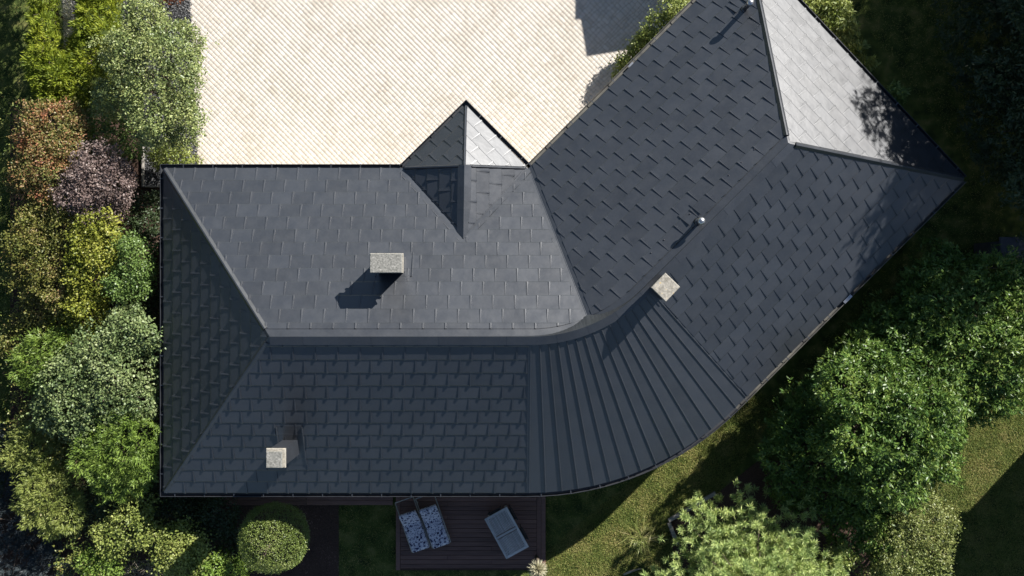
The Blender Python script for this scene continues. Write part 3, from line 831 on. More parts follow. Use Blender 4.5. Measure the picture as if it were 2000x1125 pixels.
ins = inpoly(S[:, 0], S[:, 1], CY)
S = S[ins]
def sett_mesh_arr(l, j=0.008):
    hx, hy = (l-0.0095)/2, (cw-0.0080)/2; iu = 0.001; h = 0.0034
    V = np.array([(x*hx, y*hy, 0.0) for x, y in ((-1, -1), (1, -1), (1, 1), (-1, 1))] + [(x*hx, y*hy, h-0.0007) for x, y in ((-1, -1), (1, -1), (1, 1), (-1, 1))] + [(x*(hx-iu), y*(hy-iu), h) for x, y in ((-1, -1), (1, -1), (1, 1), (-1, 1))])
    F = np.array([(8, 9, 10, 11)]+[(k+j_, k+(j_+1) % 4, k+4+(j_+1) % 4, k+4+j_) for k in (0, 4) for j_ in range(4)])
    return V, F
sm = {l: npmesh('paving_stone', *sett_mesh_arr(l), M['sett']) for l in lens}
# the 300 that show largest get an object each
order = np.argsort(-S[:, 2] + 0.01*np.hypot(S[:, 0]+2, S[:, 1]-6.5))
vis = [i for i in order if -10.2 < S[i, 0] < 5 and 3.9 < S[i, 1] < 9.0]
single = set(vis[:300])
BV = []; BF = []; nb = 0
ang = -math.pi/4
for i in range(len(S)):
    x, y, l = S[i]; lq = min(lens, key=lambda q: abs(q-l))
    tx, ty = random.gauss(0, 0.007), random.gauss(0, 0.007); rz = ang+random.gauss(0, 0.010); dz = random.gauss(0, 0.0005)
    if i in single:
        o = link('paving_stone', sm[lq], court); o.location = (x, y, 0.012+dz); o.rotation_euler = (tx, ty, rz); o.scale = (l/lq, 1, 1)
    else:
        V, F = sett_mesh_arr(l)
        ca, sa = math.cos(rz), math.sin(rz)
        W = np.empty_like(V); W[:, 0] = x+V[:, 0]*ca-V[:, 1]*sa; W[:, 1] = y+V[:, 0]*sa+V[:, 1]*ca
        W[:, 2] = 0.012+dz+V[:, 2]+(V[:, 0]*tx+V[:, 1]*ty)*(V[:, 2] > 0.002)
        BV.append(W); BF.append(F+nb); nb += len(V)
o = link('paving', npmesh('paving', np.concatenate(BV), np.concatenate(BF), M['sett']), court, kind='stuff')

def sheet(name, poly, z, mat, **pr):
    o = obj(name, [(x, y, z) for x, y in poly], [tuple(range(len(poly)))], mat, **pr)
    if o.data.polygons[0].normal.z < 0: o.data.flip_normals()
    return o
GB = [P(240, -60), P(372, -60), P(388, 330), P(388, 360), P(320, 365), P(281, 365), P(281, 200), P(240, 100)]
sheet('gravel_bed', GB, 0.006, M['gravel_bed'], kind='structure')
GB2 = [P(118, -60), P(150, -60), P(150, 115), P(128, 115)]
sheet('gravel_bed', GB2, 0.006, M['gravel_bed'], kind='structure')
MBED = [P(380, 986), P(662, 986), P(662, 1160), P(380, 1160)]
sheet('planting_bed', MBED, 0.006, M['mulch'], kind='structure')
MB2 = [P(1395, 968), P(1304, 1018), P(1330, 1160), P(1700, 1160), P(1700, 900), P(1480, 900)]
sheet('planting_bed', MB2, 0.006, M['mulch'], kind='structure')
LB = [P(20, 200), P(250, 215), P(330, 360), P(340, 960), P(430, 990), P(430, 1160), P(-40, 1160), P(20, 900)]
sheet('planting_bed', LB, 0.004, M['mulch'], kind='structure')

def scatter_poly(poly, density, rg):
    xs = [p[0] for p in poly]; ys = [p[1] for p in poly]
    n_ = int((max(xs)-min(xs))*(max(ys)-min(ys))*density)
    X = rg.uniform(min(xs), max(xs), n_); Y = rg.uniform(min(ys), max(ys), n_)
    k = inpoly(X, Y, poly); return X[k], Y[k]
def chips(name, label, polys, density, size, mat, seed, cat, flat=0.4):
    rg = np.random.default_rng(seed); Vs = []; n0 = 0
    base = np.array([(1, 0.1, -.3), (-0.2, 1, -.3), (-0.9, -0.5, -.3), (0.3, -0.9, -.3), (0.5, 0.35, .5), (-0.45, 0.3, .45), (-0.1, -0.5, .5)])
    F0 = np.array([(4, 5, 6), (0, 1, 4), (1, 5, 4), (1, 2, 5), (2, 6, 5), (2, 3, 6), (3, 0, 6), (0, 4, 6)])
    Fs = []
    for poly in polys:
        X, Y = scatter_poly(poly, density, rg)
        for x, y in zip(X, Y):
            s_ = size*rg.uniform(0.5, 1.3); t = rg.uniform(0, 6.28); ca, sa = math.cos(t), math.sin(t)
            e = rg.uniform(0.6, 1.2); W = base*np.array((s_, s_*e, s_*flat*2))
            Z = W[:, 2]+W[:, 0]*rg.normal(0, .25)+W[:, 1]*rg.normal(0, .25)
            Vs.append(np.stack([x+W[:, 0]*ca-W[:, 1]*sa, y+W[:, 0]*sa+W[:, 1]*ca, 0.006+s_*flat*0.6+Z], 1)); Fs.append(F0+n0); n0 += 7
    o = link(name, npmesh(name, np.concatenate(Vs), np.concatenate(Fs), mat))
    o['kind'] = 'stuff'; o['label'] = label; o['category'] = cat
    return o
chips('slate_gravel', 'grey slate chippings along the courtyard edge and between hedges', [GB, GB2], 520, 0.028, M['slate'], 3, 'gravel')
chips('bark_chips', 'brown bark mulch chips beside the clipped ball', [MBED], 420, 0.022, M['chips'], 4, 'mulch', 0.3)

# edging boards
def board(p, q, z0, z1, th, name, label, group=None, mat='edging'):
    a_ = Vector(p); b_ = Vector(q); e = b_-a_; l = e.length
    t = thing(name, label, 'edging', (a_.x, a_.y, 0), group)
    k = max(1, int(l/1.2)); 
    for i in range(k):
        c = a_+e*((i+0.5)/k)
        MB().bevbox((c.x, c.y, (z0+z1)/2), (l/k-0.006, th, z1-z0), 0.006, math.atan2(e.y, e.x)).build('plank', M[mat], t)
    return t
board(P(281, 282), P(281, 366), 0, 0.14, 0.05, 'timber_edging', 'thin grey timber edging board left of the dark gravel bed')
board(P(284, 365), P(330, 365), 0, 0.14, 0.05, 'timber_edging', 'short grey timber edging at the house end of the gravel bed')
board(P(1397, 962), P(1305, 1016), 0, 0.10, 0.12, 'timber_edging', 'long grey edging timber in the shade beside the lit lawn')
board(P(1306, 1020), P(1323, 1062), 0, 0.10, 0.12, 'timber_edging', 'short grey edging timber running down to the pine')

# deck: every board an object
deck = obj('deck', [(*P(776, 970), 0.05), (*P(776, 1113), 0.05), (*P(1059, 1113), 0.05), (*P(1059, 970), 0.05)], [(0, 1, 2, 3)], M['mulch'], kind='structure')
x0, _ = P(783, 0); x1, _ = P(1048, 0); _, yt = P(0, 955); _, yb = P(0, 1108)
pw = 0.142; y = yb+pw/2; j = 0
def plank(x0_, x1_, y_, w_, z=0.15, rot=False):
    m = MB()
    if rot: m.bevbox(((x0_), (y_), z-0.0125), (w_, x1_, 0.025), 0.005)
    else: m.bevbox(((x0_+x1_)/2, y_, z-0.0125), (x1_-x0_-0.006, w_, 0.025), 0.005)
    o = m.build('plank', M['deck'], deck); return o
while y < yt:
    if j % 3 == 0: plank(x0, x1, y, pw-0.007)
    elif j % 3 == 1:
        plank(x0, x0+2.9, y, pw-0.007); plank(x0+2.9, x1, y, pw-0.007)
    else:
        plank(x0, x0+1.5, y, pw-0.007); plank(x0+1.5, x1, y, pw-0.007)
    y += pw; j += 1
for xx in (x0-0.075, x1+0.075, x1+0.215):
    plank(xx, yt-yb+0.1, (yt+yb)/2, 0.135, 0.15, True)
# step strip along the wall, left of the deck
y = P(0, 985)[1]+0.07
for j in range(5):
    xl = P(432, 0)[0]
    for k in range(2):
        plank(xl+k*2.75, xl+(k+1)*2.75, y, pw-0.007, 0.12)
    y += pw
obj('deck_skirt', [(x0-0.15, yb-0.01, 0), (x1+0.29, yb-0.01, 0), (x1+0.29, yb-0.01, 0.125), (x0-0.15, yb-0.01, 0.125)], [(0, 1, 2, 3)], M['deck'], deck)

# ------------------------------------------------------------------ garden furniture
def lounger(px, py, ang, label, back):
    x, y = P(px, py, 0.4)
    t = thing('sun_lounger', label, 'sun lounger', (x, y, 0.15), 'pair of sun loungers on the deck')
    R = Matrix.Rotation(ang, 3, 'Z')
    def w3(u, v, z): q = R @ Vector((u, v, 0)); return (x+q.x, y+q.y, 0.15+z)
    # local: v from foot (-) to head (+)
    L_, Wd = 1.64, 0.60
    HV = 0.06
    m = MB()
    for s_ in (-1, 1):
        m.tube([w3(s_*Wd/2, -L_/2, 0.27), w3(s_*Wd/2, L_/2, 0.27)], [0.018, 0.018], 6)
    for v in (-L_/2, L_/2):
        m.tube([w3(-Wd/2, v, 0.27), w3(Wd/2, v, 0.27)], [0.018, 0.018], 6)
    m.tube([w3(-Wd/2, HV, 0.27), w3(Wd/2, HV, 0.27)], [0.014, 0.014], 6)
    m.build('frame', M['frame'], t, True)
    for s_ in (-1, 1):
        for v in (-0.66, 0.66):
            MB().tube([w3(s_*Wd/2, v, 0.27), w3(s_*Wd/2, v, 0.0)], [0.018, 0.016], 6).build('leg', M['frame'], t, True)
    # hinged back frame
    m = MB(); h = back
    for s_ in (-1, 1):
        m.tube([w3(s_*(Wd/2-0.03), HV, 0.28), w3(s_*(Wd/2-0.03), HV+0.50*math.cos(h), 0.28+0.50*math.sin(h))], [0.014, 0.014], 6)
    m.tube([w3(-Wd/2+0.03, HV+0.50*math.cos(h), 0.28+0.50*math.sin(h)), w3(Wd/2-0.03, HV+0.50*math.cos(h), 0.28+0.50*math.sin(h))], [0.014, 0.014], 6)
    m.build('backrest_frame', M['frame'], t, True)
    # cushion: seat + inclined back, rounded, one mesh
    prof = []
    vs_ = np.linspace(-L_/2-0.02, HV-0.01, 12)
    for v in vs_: prof.append((v, 0.30, 0))
    for k in range(1, 9):
        d = 0.52*k/8; prof.append((HV+d*math.cos(h), 0.30+d*math.sin(h), h))
    cs = []; hw = Wd/2-0.02
    V = []; F = []
    sec = [(-hw, 0.0), (-hw, 0.045), (-hw+0.03, 0.07), (-0.1, 0.078), (0.1, 0.078), (hw-0.03, 0.07), (hw, 0.045), (hw, 0.0)]
    for i, (v, z, hh) in enumerate(prof):
        e = 0.93 if i in (0, len(prof)-1) else 1.0
        puff = 1.0+0.08*math.sin(i*1.7)
        for u, dz in sec:
            dz2 = dz*puff*(0.7 if e < 1 else 1)
            V.append(w3(u*e, v-math.sin(hh)*dz2, z+math.cos(hh)*dz2))
    k = len(sec)
    for i in range(len(prof)-1):
        for j in range(k): F.append((i*k+j, i*k+(j+1) % k, (i+1)*k+(j+1) % k, (i+1)*k+j))
    F.append(tuple(range(k))); F.append(tuple((len(prof)-1)*k+j for j in range(k))[::-1])
    o = obj('cushion', V, F, M['cushion'], t, True)
    bm = bmesh.new(); bm.from_mesh(o.data); bmesh.ops.recalc_face_normals(bm, faces=bm.faces); bm.to_mesh(o.data); bm.free()
    return t
lounger(806, 1024, math.radians(19), 'blue and white floral sun lounger nearest the lawn strip', math.radians(38))
lounger(846, 1016, math.radians(19), 'blue and white floral sun lounger nearer the slatted table', math.radians(30))

tx, ty = P(989.5, 1041, 0.87)
tab = thing('garden_table', 'grey slatted teak table with two panels on the deck', 'table', (tx, ty, 0.15))
ta = math.atan2(80, -44) ; ta = math.radians(90-61.2)       # long side direction
R = Matrix.Rotation(math.radians(-61.2), 3, 'Z')            # local u = long axis
def tw(u, v, z): q = R @ Vector((u, v, 0)); return (tx+q.x, ty+q.y, 0.15+z)
TL, TWd = 1.42, 0.80
for s_ in (-1, 1):
    MB().bevbox(tw(0, s_*(TWd/2-0.03), 0.71), (TL, 0.06, 0.025), 0.004, M3=R).build('rail', M['teak'], tab)
for u in (-TL/2+0.035, 0.0, TL/2-0.035):
    MB().bevbox(tw(u, 0, 0.708), (0.075, TWd-0.125, 0.025), 0.004, M3=R).build('rail', M['teak'], tab)
for pu in (-1, 1):
    for k in range(17):
        v = -TWd/2+0.075+k*(TWd-0.15)/16
        MB().bevbox(tw(pu*(TL/4-0.0), v, 0.705), (TL/2-0.12, 0.027, 0.02), 0.003, M3=R).build('slat', M['teak'], tab)
for su in (-1, 1):
    for sv in (-1, 1):
        MB().box(tw(su*(TL/2-0.1), sv*(TWd/2-0.1), 0.345), (0.06, 0.06, 0.69), M3=R).build('leg', M['teak'], tab)
# dark folding chairs pushed under the table
def chair(u, v, rot, label):
    c = tw(u, v, 0.0)
    t = thing('garden_chair', label, 'chair', (c[0], c[1], 0.15), 'dark chairs tucked under the slatted table')
    RR_ = R @ Matrix.Rotation(rot, 3, 'Z')
    def cw_(a_, b_, z): q = RR_ @ Vector((a_, b_, 0)); return (c[0]+q.x, c[1]+q.y, 0.15+z)
    MB().bevbox(cw_(0, 0, 0.42), (0.40, 0.40, 0.025), 0.006, M3=RR_).build('seat', M['chair'], t)
    for sa in (-1, 1):
        MB().tube([cw_(sa*0.2, -0.18, 0.0), cw_(sa*0.2, -0.20, 0.42), cw_(sa*0.2, -0.25, 0.66)], [0.014]*3, 6).build('leg', M['chair'], t)
        MB().tube([cw_(sa*0.2, 0.2, 0.0), cw_(sa*0.2, 0.19, 0.42)], [0.014]*2, 6).build('leg', M['chair'], t)
    MB().bevbox(cw_(0, -0.245, 0.60), (0.40, 0.02, 0.11), 0.004, M3=RR_).build('backrest', M['chair'], t)
chair(-0.38, 0.24, math.pi, 'dark chair under the table, on its house side near the top corner')
chair(0.32, 0.24, math.pi, 'dark chair under the table, on its lawn side near the lower corner')
chair(-0.52, -0.05, -math.pi/2, 'dark chair tucked under the table end facing the house')

# small blue tube on the shaded lawn, left edge
x, y = P(38, 284, 0.03)
o = MB().tube([(x-0.02, y+0.11, 0.03), (x-0.01, y+0.06, 0.03), (x+0.0, y+0.05, 0.03), (x+0.03, y-0.12, 0.03)], [0.018, 0.022, 0.034, 0.034], 10).build('blue_tube', M['blue'], None, True)
tagged(o, 'small blue plastic tube lying on the dark lawn by the left edge', 'tube')

# shed at the right edge
sx, sy = P(1990, 480, 2.0)
sh = thing('garden_shed', 'small dark flat roofed shed half hidden at the right edge', 'shed', (sx, sy, 0))
MB().box((sx+0.55, sy-0.25, 1.0), (2.0, 0.8, 2.0)).build('wall', M['shed'], sh)
MB().bevbox((sx+0.55, sy-0.05, 2.05), (2.3, 0.62, 0.1), 0.02).build('roof', M['shed'], sh)

# garage beyond the frame whose shadow falls on the courtyard
gx, gy = 5.87, 10.97
ga = thing('garage', 'garage beyond the wing, shading a corner of the courtyard', 'garage', (gx+2, gy+3, 0))
MB().box((gx+3.3, gy+3.3, 1.4), (6.0, 6.0, 2.8)).build('wall', M['wall'], ga)
MB().box((gx+3.05, gy+1.25, 2.85), (6.5, 1.3, 0.14), math.radians(9)).build('canopy', M['red_tile'], ga)
MB().add([(gx-0.45, gy+1.25, 2.9), (gx+7, gy+1.25, 2.9), (gx+7, gy+7, 2.9), (gx-0.45, gy+7, 2.9), (gx+1.5, gy+4, 4.1), (gx+5, gy+4, 4.1)],
         [(0, 1, 5, 4), (1, 2, 5), (2, 3, 4, 5), (3, 0, 4), (3, 2, 1, 0)]).build('roof', M['red_tile'], ga)
# neighbouring house beyond the right edge whose shadow crosses the lawn
hx, hy = 20.3, -1.0
nb_ = thing('neighbour_house', 'neighbouring house beyond the right edge of the garden', 'house', (hx+4, hy-5, 0))
MB().box((hx+4.5, hy-6, 2.5), (9, 12, 5.0)).build('wall', M['wall'], nb_)
MB().box((hx+0.2, hy-7.2, 2.45), (3.6, 11.0, 4.9)).build('wall', M['wall'], nb_)
MB().add([(hx-0.2, hy+0.2, 5.0), (hx+9.2, hy+0.2, 5.0), (hx+9.2, hy-12.2, 5.0), (hx-0.2, hy-12.2, 5.0), (hx+4.5, hy-4.5, 7.2), (hx+4.5, hy-8, 7.2)],
         [(1, 0, 4), (2, 1, 4, 5), (3, 2, 5), (0, 3, 5, 4), (0, 1, 2, 3)]).build('roof', M['red_tile'], nb_)

# ------------------------------------------------------------------ vegetation
def unit(a):
    return a/np.maximum(np.linalg.norm(a, axis=1, keepdims=True), 1e-9)

def leaf_arrays(Pb, T, N, L, W, mid=0.45, fold=0.0):
    T = unit(T); Sd = unit(np.cross(T, N)); Nn = np.cross(Sd, T)
    L = np.broadcast_to(np.asarray(L, dtype=float), (len(Pb),))[:, None]; W = np.broadcast_to(np.asarray(W, dtype=float), (len(Pb),))[:, None]
    V = np.empty((len(Pb), 4, 3))
    V[:, 0] = Pb; V[:, 1] = Pb+T*L*mid+Sd*W/2+Nn*W*fold; V[:, 2] = Pb+T*L; V[:, 3] = Pb+T*L*mid-Sd*W/2+Nn*W*fold
    F = np.arange(len(Pb)*4).reshape(-1, 4)
    return V.reshape(-1, 3), F

KIND = {  # per m2 of shell: sprigs, leaves per sprig, length, width, spread, outward, random, up, shell inner
 'thuja':  dict(s=120, k=9, L=0.13, W=0.030, sp=0.035, o=0.9, r=0.45, u=0.35, sh=0.80, lump=0.10, dirbias=(-0.5, 0.25, 0)),
 'broad':  dict(s=95, k=10, L=0.085, W=0.048, sp=0.075, o=0.5, r=0.9, u=0.15, sh=0.66, lump=0.22),
 'fine':   dict(s=118, k=9, L=0.078, W=0.046, sp=0.062, o=0.5, r=0.9, u=0.15, sh=0.70, lump=0.20),
 'round':  dict(s=90, k=9, L=0.078, W=0.062, sp=0.070, o=0.3, r=0.8, u=0.1, sh=0.70, lump=0.22),
 'laurel': dict(s=80, k=9, L=0.145, W=0.050, sp=0.045, o=0.55, r=0.85, u=0.15, sh=0.68, lump=0.20),
 'feather': dict(s=120, k=11, L=0.12, W=0.022, sp=0.04, o=0.8, r=0.55, u=-0.05, sh=0.72, lump=0.20),
 'box':    dict(s=420, k=6, L=0.036, W=0.026, sp=0.030, o=0.6, r=0.8, u=0.1, sh=0.955, lump=0.025),
 'spruce': dict(s=90, k=16, L=0.15, W=0.016, sp=0.03, o=0.7, r=0.6, u=0.0, sh=0.6, lump=0.3),
}
def shell_points(lobes, dens, rg, sh, lump, zlow=-0.45):
    Ps = []; Ns = []
    for (cx, cy, cz, rx, ry, rz) in lobes:
        area = 4*math.pi*((rx*ry)**1.6/3+(rx*rz)**1.6/3+(ry*rz)**1.6/3)**(1/1.6)*0.72
        n_ = int(area*dens)
        D = unit(rg.normal(size=(n_*2, 3))); D = D[D[:, 2] > zlow][:n_]
        ph = rg.uniform(0, 6.28, 6)
        lf = 1+lump*(np.sin(D[:, 0]*5+ph[0])*np.sin(D[:, 1]*5+ph[1])+0.6*np.sin(D[:, 0]*11+ph[2])*np.sin(D[:, 1]*10+ph[3]+D[:, 2]*6)+0.5*np.sin(D[:, 2]*8+ph[4]+D[:, 0]*7))
        q = rg.uniform(0, 1, len(D))
        if lump > 0.15:                          # shoots that stand out of the outline
            K = unit(rg.normal(size=(9, 3))+np.array((0, 0, 0.3))); ext = rg.uniform(1.15, 1.6, 9)
            dt = D @ K.T; best = dt.argmax(1); hit = dt.max(1) > 0.955
            lf = np.where(hit, lf*ext[best], lf)
        rad = (sh+(1.0-sh)*q**0.6)*lf
        # bare gaps between clumps
        gap = np.sin(D[:, 0]*9+ph[5])+np.sin(D[:, 1]*9+ph[0]*2)+np.sin(D[:, 2]*7+ph[2])
        keep = rg.uniform(0, 1, len(D)) < np.clip(0.95-0.28*gap*(lump*5), 0.12, 1)
        D = D[keep]; rad = rad[keep]
        R_ = np.array((rx, ry, rz)); p = np.array((cx, cy, cz))+D*R_*rad[:, None]
        ok = p[:, 2] > 0.04
        for (ax, ay, az, bx, by, bz) in lobes:
            if (ax, ay, az) == (cx, cy, cz): continue
            e = (((p-np.array((ax, ay, az)))/np.array((bx, by, bz)))**2).sum(1)
            ok &= e > 0.5
        Ps.append(p[ok]); Ns.append(unit(D[ok]/R_))
    return np.concatenate(Ps), np.concatenate(Ns)

def plant(name, label, cat, lobes_px, mat, kind='broad', group=None, seed=1, trunk_r=0.06, dens=1.0, extra=None, base=None, world=None):
    """lobes_px: (px, py, radius px, height of the lobe's centre, height radius)"""
    rg = np.random.default_rng(seed); k = KIND[kind]
    lobes = []
    for l in (lobes_px or []):
        px, py, r, cz, rz = l[:5]; asp = l[5] if len(l) > 5 else 1.0
        x, y = P(px, py, cz); rr = r*(CAMZ-cz)/FPX
        lobes.append((x, y, cz, rr, rr*asp, rz))
    if kind != 'box':
        fine = []
        for (x, y, z, rx, ry, rz) in lobes:
            fine.append((x, y, z, rx*0.74, ry*0.74, rz*0.78))
            ns = 7 if rx > 0.45 else 4
            for q in range(ns):
                a_ = (q+rg.uniform(-.3, .3))/ns*6.283; el = rg.uniform(-0.1, 0.9)
                f = rg.uniform(0.50, 0.78); g_ = rg.uniform(0.30, 0.50)
                fine.append((x+math.cos(a_)*math.cos(el)*rx*f, y+math.sin(a_)*math.cos(el)*ry*f, z+math.sin(el)*rz*f, rx*g_, ry*g_, max(rz*g_, 0.16)))
        lim = lobes; lobes = fine
    if world: lobes += world
    if base is None:
        base = (sum(l[0]*l[3] for l in lobes)/sum(l[3] for l in lobes), sum(l[1]*l[3] for l in lobes)/sum(l[3] for l in lobes))
    t = thing(name, label, cat, (base[0], base[1], 0), group)
    off = np.array((base[0], base[1], 0))
    p, N = shell_points(lobes, k['s']*dens*(1.0 if (kind == 'box' or world) else 0.72), rg, k['sh'], k['lump'])
    m = len(p); kk = k['k']
    axis = unit(N*k['o']+rg.normal(size=(m, 3))*k['r']*0.55+np.array((0, 0, k['u']))+np.array(k.get('dirbias', (0, 0, 0))))
    Pb = np.repeat(p, kk, 0)+rg.normal(size=(m*kk, 3))*k['sp']
    T = np.repeat(axis, kk, 0)*0.75+rg.normal(size=(m*kk, 3))*k['r']*0.6
    Nn = np.repeat(N, kk, 0)*0.5+np.array((0, 0, 0.7))+rg.normal(size=(m*kk, 3))*0.45
    sc = rg.uniform(0.6, 1.2, m*kk)
    V, F = leaf_arrays(Pb-off, T, Nn, k['L']*sc, k['W']*sc)
    link('crown', npmesh('crown', V, F, mat), t)
    # trunk and limbs
    mb = MB(); ztop = max(l[2] for l in lobes)
    c0 = Vector((base[0], base[1], 0)); fork = Vector((base[0]+random.uniform(-.05, .05), base[1]+random.uniform(-.05, .05), ztop*0.45))
    mb.tube([c0, (c0+fork)/2+Vector((random.uniform(-.04, .04), random.uniform(-.04, .04), 0)), fork], [trunk_r, trunk_r*0.8, trunk_r*0.65], 8)
    for (x, y, z, rx, ry, rz) in (lobes if world or kind == 'box' else lim):
        e = Vector((x, y, z+rz*0.3)); md = (fork+e)/2+Vector((random.uniform(-.1, .1), random.uniform(-.1, .1), 0.1))
        mb.tube([fork, md, e], [trunk_r*0.5, trunk_r*0.35, trunk_r*0.15], 6)
        for q in range(3):
            dd = Vector((random.gauss(0, 1), random.gauss(0, 1), random.uniform(0.1, 1))).normalized()
            e2 = Vector((x+dd.x*rx*0.85, y+dd.y*ry*0.85, z+dd.z*rz*0.85)); mb.tube([md, (md+e2)/2+Vector((0, 0, 0.06)), e2], [trunk_r*0.28, trunk_r*0.18, trunk_r*0.06], 5)
    mb.build('trunk', M['bark'], t, True)
    return t

G_L = 'shrubs along the left boundary'
# --- top left: golden thuja hedges
plant('thuja_hedge', 'narrow golden green thuja hedge row at the far left top', 'hedge',
      [(92, y, 26, 1.75, 1.15, 1.0) for y in (-260, -200, -140, -95, -60, -25, 10, 45, 80, 112)]+[(104, 145, 41, 1.6, 1.1), (112, 178, 41, 1.5, 1.0)], LEAF['thuja'], 'thuja', 'thuja hedges', 11, 0.05)
plant('thuja_hedge', 'wider golden green thuja hedge row beside the grey-green tree', 'hedge',
      [(199, y, 43, 1.35, 1.05, 0.9) for y in (-60, -15, 30, 70)]+[(180, 110, 52, 1.3, 1.0), (160, 150, 50, 1.3, 0.95), (148, 182, 47, 1.2, 0.9), (185, 165, 40, 1.2, 0.9)], LEAF['thuja'], 'thuja', 'thuja hedges', 12, 0.05)
plant('broadleaf_tree', 'large grey-green leafy tree overhanging the left courtyard edge', 'tree',
      [(292, 42, 47, 2.5, 0.8), (345, 95, 59, 2.6, 1.0), (262, 112, 66, 2.7, 1.0), (318, 140, 70, 3.0, 1.1), (350, 190, 52, 2.6, 0.9), (222, 190, 38, 2.2, 0.8), (300, 205, 62, 2.8, 1.0), (355, 245, 45, 2.3, 0.8), (315, 250, 47, 2.3, 0.8)],
      LEAF['arbutus'], 'fine', None, 13, 0.11, 1.0)
plant('russet_shrub', 'russet red shrub tip poking in at the top edge beside the courtyard', 'shrub',
      [(325, -22, 30, 1.2, 0.5), (345, -15, 20, 1.1, 0.4), (300, -25, 22, 1.1, 0.4)], LEAF['russet'], 'fine', None, 41, 0.03)
plant('shrub', 'low shrub with yellow-green leaves by the gravel, next to the roof corner', 'shrub',
      [(335, 303, 34, 0.7, 0.5), (360, 312, 25, 0.6, 0.4), (315, 310, 20, 0.5, 0.35)], LEAF['lime'], 'broad', G_L, 14, 0.03)
plant('shrub', 'dark leafy shrub in shade between the hedge and the purple bush', 'shrub',
      [(215, 255, 51, 1.3, 0.8), (250, 275, 40, 1.1, 0.7), (190, 240, 34, 1.2, 0.7)], LEAF['mid'], 'broad', G_L, 15, 0.05, 0.7)
plant('shrub', 'reddish green autumn shrub at the far left below the thuja hedge', 'shrub',
      [(110, 250, 51, 1.9, 0.8), (75, 285, 41, 1.8, 0.7), (130, 290, 51, 2.0, 0.8), (70, 335, 38, 1.7, 0.7), (105, 340, 51, 2.0, 0.8), (50, 360, 29, 1.4, 0.6), (150, 245, 34, 1.8, 0.7)], LEAF['autumn'], 'fine', G_L, 16, 0.06)
plant('purple_plum', 'purple-brown leaved plum bush left of the house', 'tree',
      [(190, 330, 54, 2.4, 0.8), (215, 360, 50, 2.4, 0.8), (170, 375, 47, 2.4, 0.8), (195, 405, 45, 2.2, 0.8), (240, 345, 29, 2.0, 0.5), (225, 395, 29, 2.1, 0.6)], LEAF['purple'], 'fine', None, 17, 0.07)
plant('shrub', 'olive and rust coloured shrub below the purple bush', 'shrub',
      [(90, 430, 52, 1.7, 0.8), (130, 450, 56, 1.9, 0.9), (65, 485, 45, 1.6, 0.8), (110, 500, 59, 1.8, 0.9), (75, 540, 45, 1.5, 0.8), (120, 560, 51, 1.7, 0.8)], LEAF['olive'], 'fine', G_L, 18, 0.06)
plant('shrub', 'tall golden yellow shrub in the middle of the left border', 'shrub',
      [(200, 450, 41, 2.3, 0.8), (205, 500, 38, 2.3, 0.8), (180, 480, 41, 2.2, 0.8), (190, 545, 41, 2.1, 0.8), (170, 590, 41, 2.0, 0.8)], LEAF['golden'], 'round', G_L, 19, 0.06)
plant('shrub', 'low golden shrub above the flat green conifer', 'shrub',
      [(175, 620, 45, 1.7, 0.7), (190, 640, 34, 1.6, 0.6), (140, 620, 34, 1.5, 0.6)], LEAF['golden'], 'round', G_L, 20, 0.05)
plant('shrub', 'loose greyish twiggy shrub at the far left middle', 'shrub',
      [(80, 620, 43, 1.2, 0.7), (110, 630, 38, 1.3, 0.7), (40, 665, 32, 0.9, 0.6)], LEAF['olive'], 'fine', G_L, 21, 0.04, 0.7)
plant('shrub', 'dark glossy green shrub close to the shaded roof slope', 'shrub',
      [(262, 500, 43, 2.2, 0.9), (255, 545, 43, 2.2, 0.9), (280, 525, 29, 2.1, 0.8)], LEAF['mid'], 'broad', G_L, 22, 0.05)
plant('shrub', 'pale green round leaved shrub touching the left eave', 'shrub',
      [(250, 640, 41, 2.5, 0.7), (280, 660, 38, 2.6, 0.7), (235, 665, 34, 2.4, 0.6), (262, 615, 27, 2.4, 0.5)], LEAF['grey'], 'round', G_L, 23, 0.05)
plant('yew', 'flat topped feathery green conifer in the left border', 'conifer',
      [(95, 690, 52, 1.7, 0.6), (130, 680, 41, 1.7, 0.6), (65, 715, 41, 1.6, 0.5), (105, 725, 47, 1.6, 0.5)], LEAF['bright'], 'feather', None, 24, 0.06)
plant('shrub', 'large silvery green shrub beside the middle of the left eave', 'shrub',
      [(180, 715, 66, 2.3, 0.9), (225, 700, 56, 2.4, 0.9), (255, 735, 59, 2.4, 0.9), (150, 760, 68, 2.2, 0.9), (215, 770, 70, 2.4, 0.9), (270, 780, 50, 2.4, 0.8), (120, 800, 47, 1.9, 0.8), (165, 815, 52, 2.0, 0.8)], LEAF['grey'], 'round', G_L, 25, 0.08, 0.9)
plant('shrub', 'twiggy brown-green shrub under the silvery shrub', 'shrub',
      [(150, 850, 45, 1.5, 0.6), (195, 835, 41, 1.7, 0.5), (115, 860, 41, 1.4, 0.6)], LEAF['olive'], 'fine', G_L, 26, 0.05, 0.7)
plant('cypress', 'yellow-green feathery cypress at the far left edge', 'conifer',
      [(75, 860, 45, 1.5, 0.6), (50, 890, 38, 1.4, 0.5), (90, 890, 45, 1.5, 0.5), (60, 850, 34, 1.3, 0.5)], LEAF['lime'], 'feather', 'yellow-green cypresses', 27, 0.05)
plant('shrub', 'bright green fine leaved shrub near the lower left roof corner', 'shrub',
      [(225, 855, 52, 2.3, 0.7), (270, 850, 50, 2.4, 0.7), (200, 890, 50, 2.2, 0.7), (250, 895, 54, 2.3, 0.7), (285, 905, 34, 2.2, 0.6), (220, 935, 38, 2.0, 0.6), (275, 940, 23, 1.9, 0.5)], LEAF['bright'], 'feather', G_L, 28, 0.06)
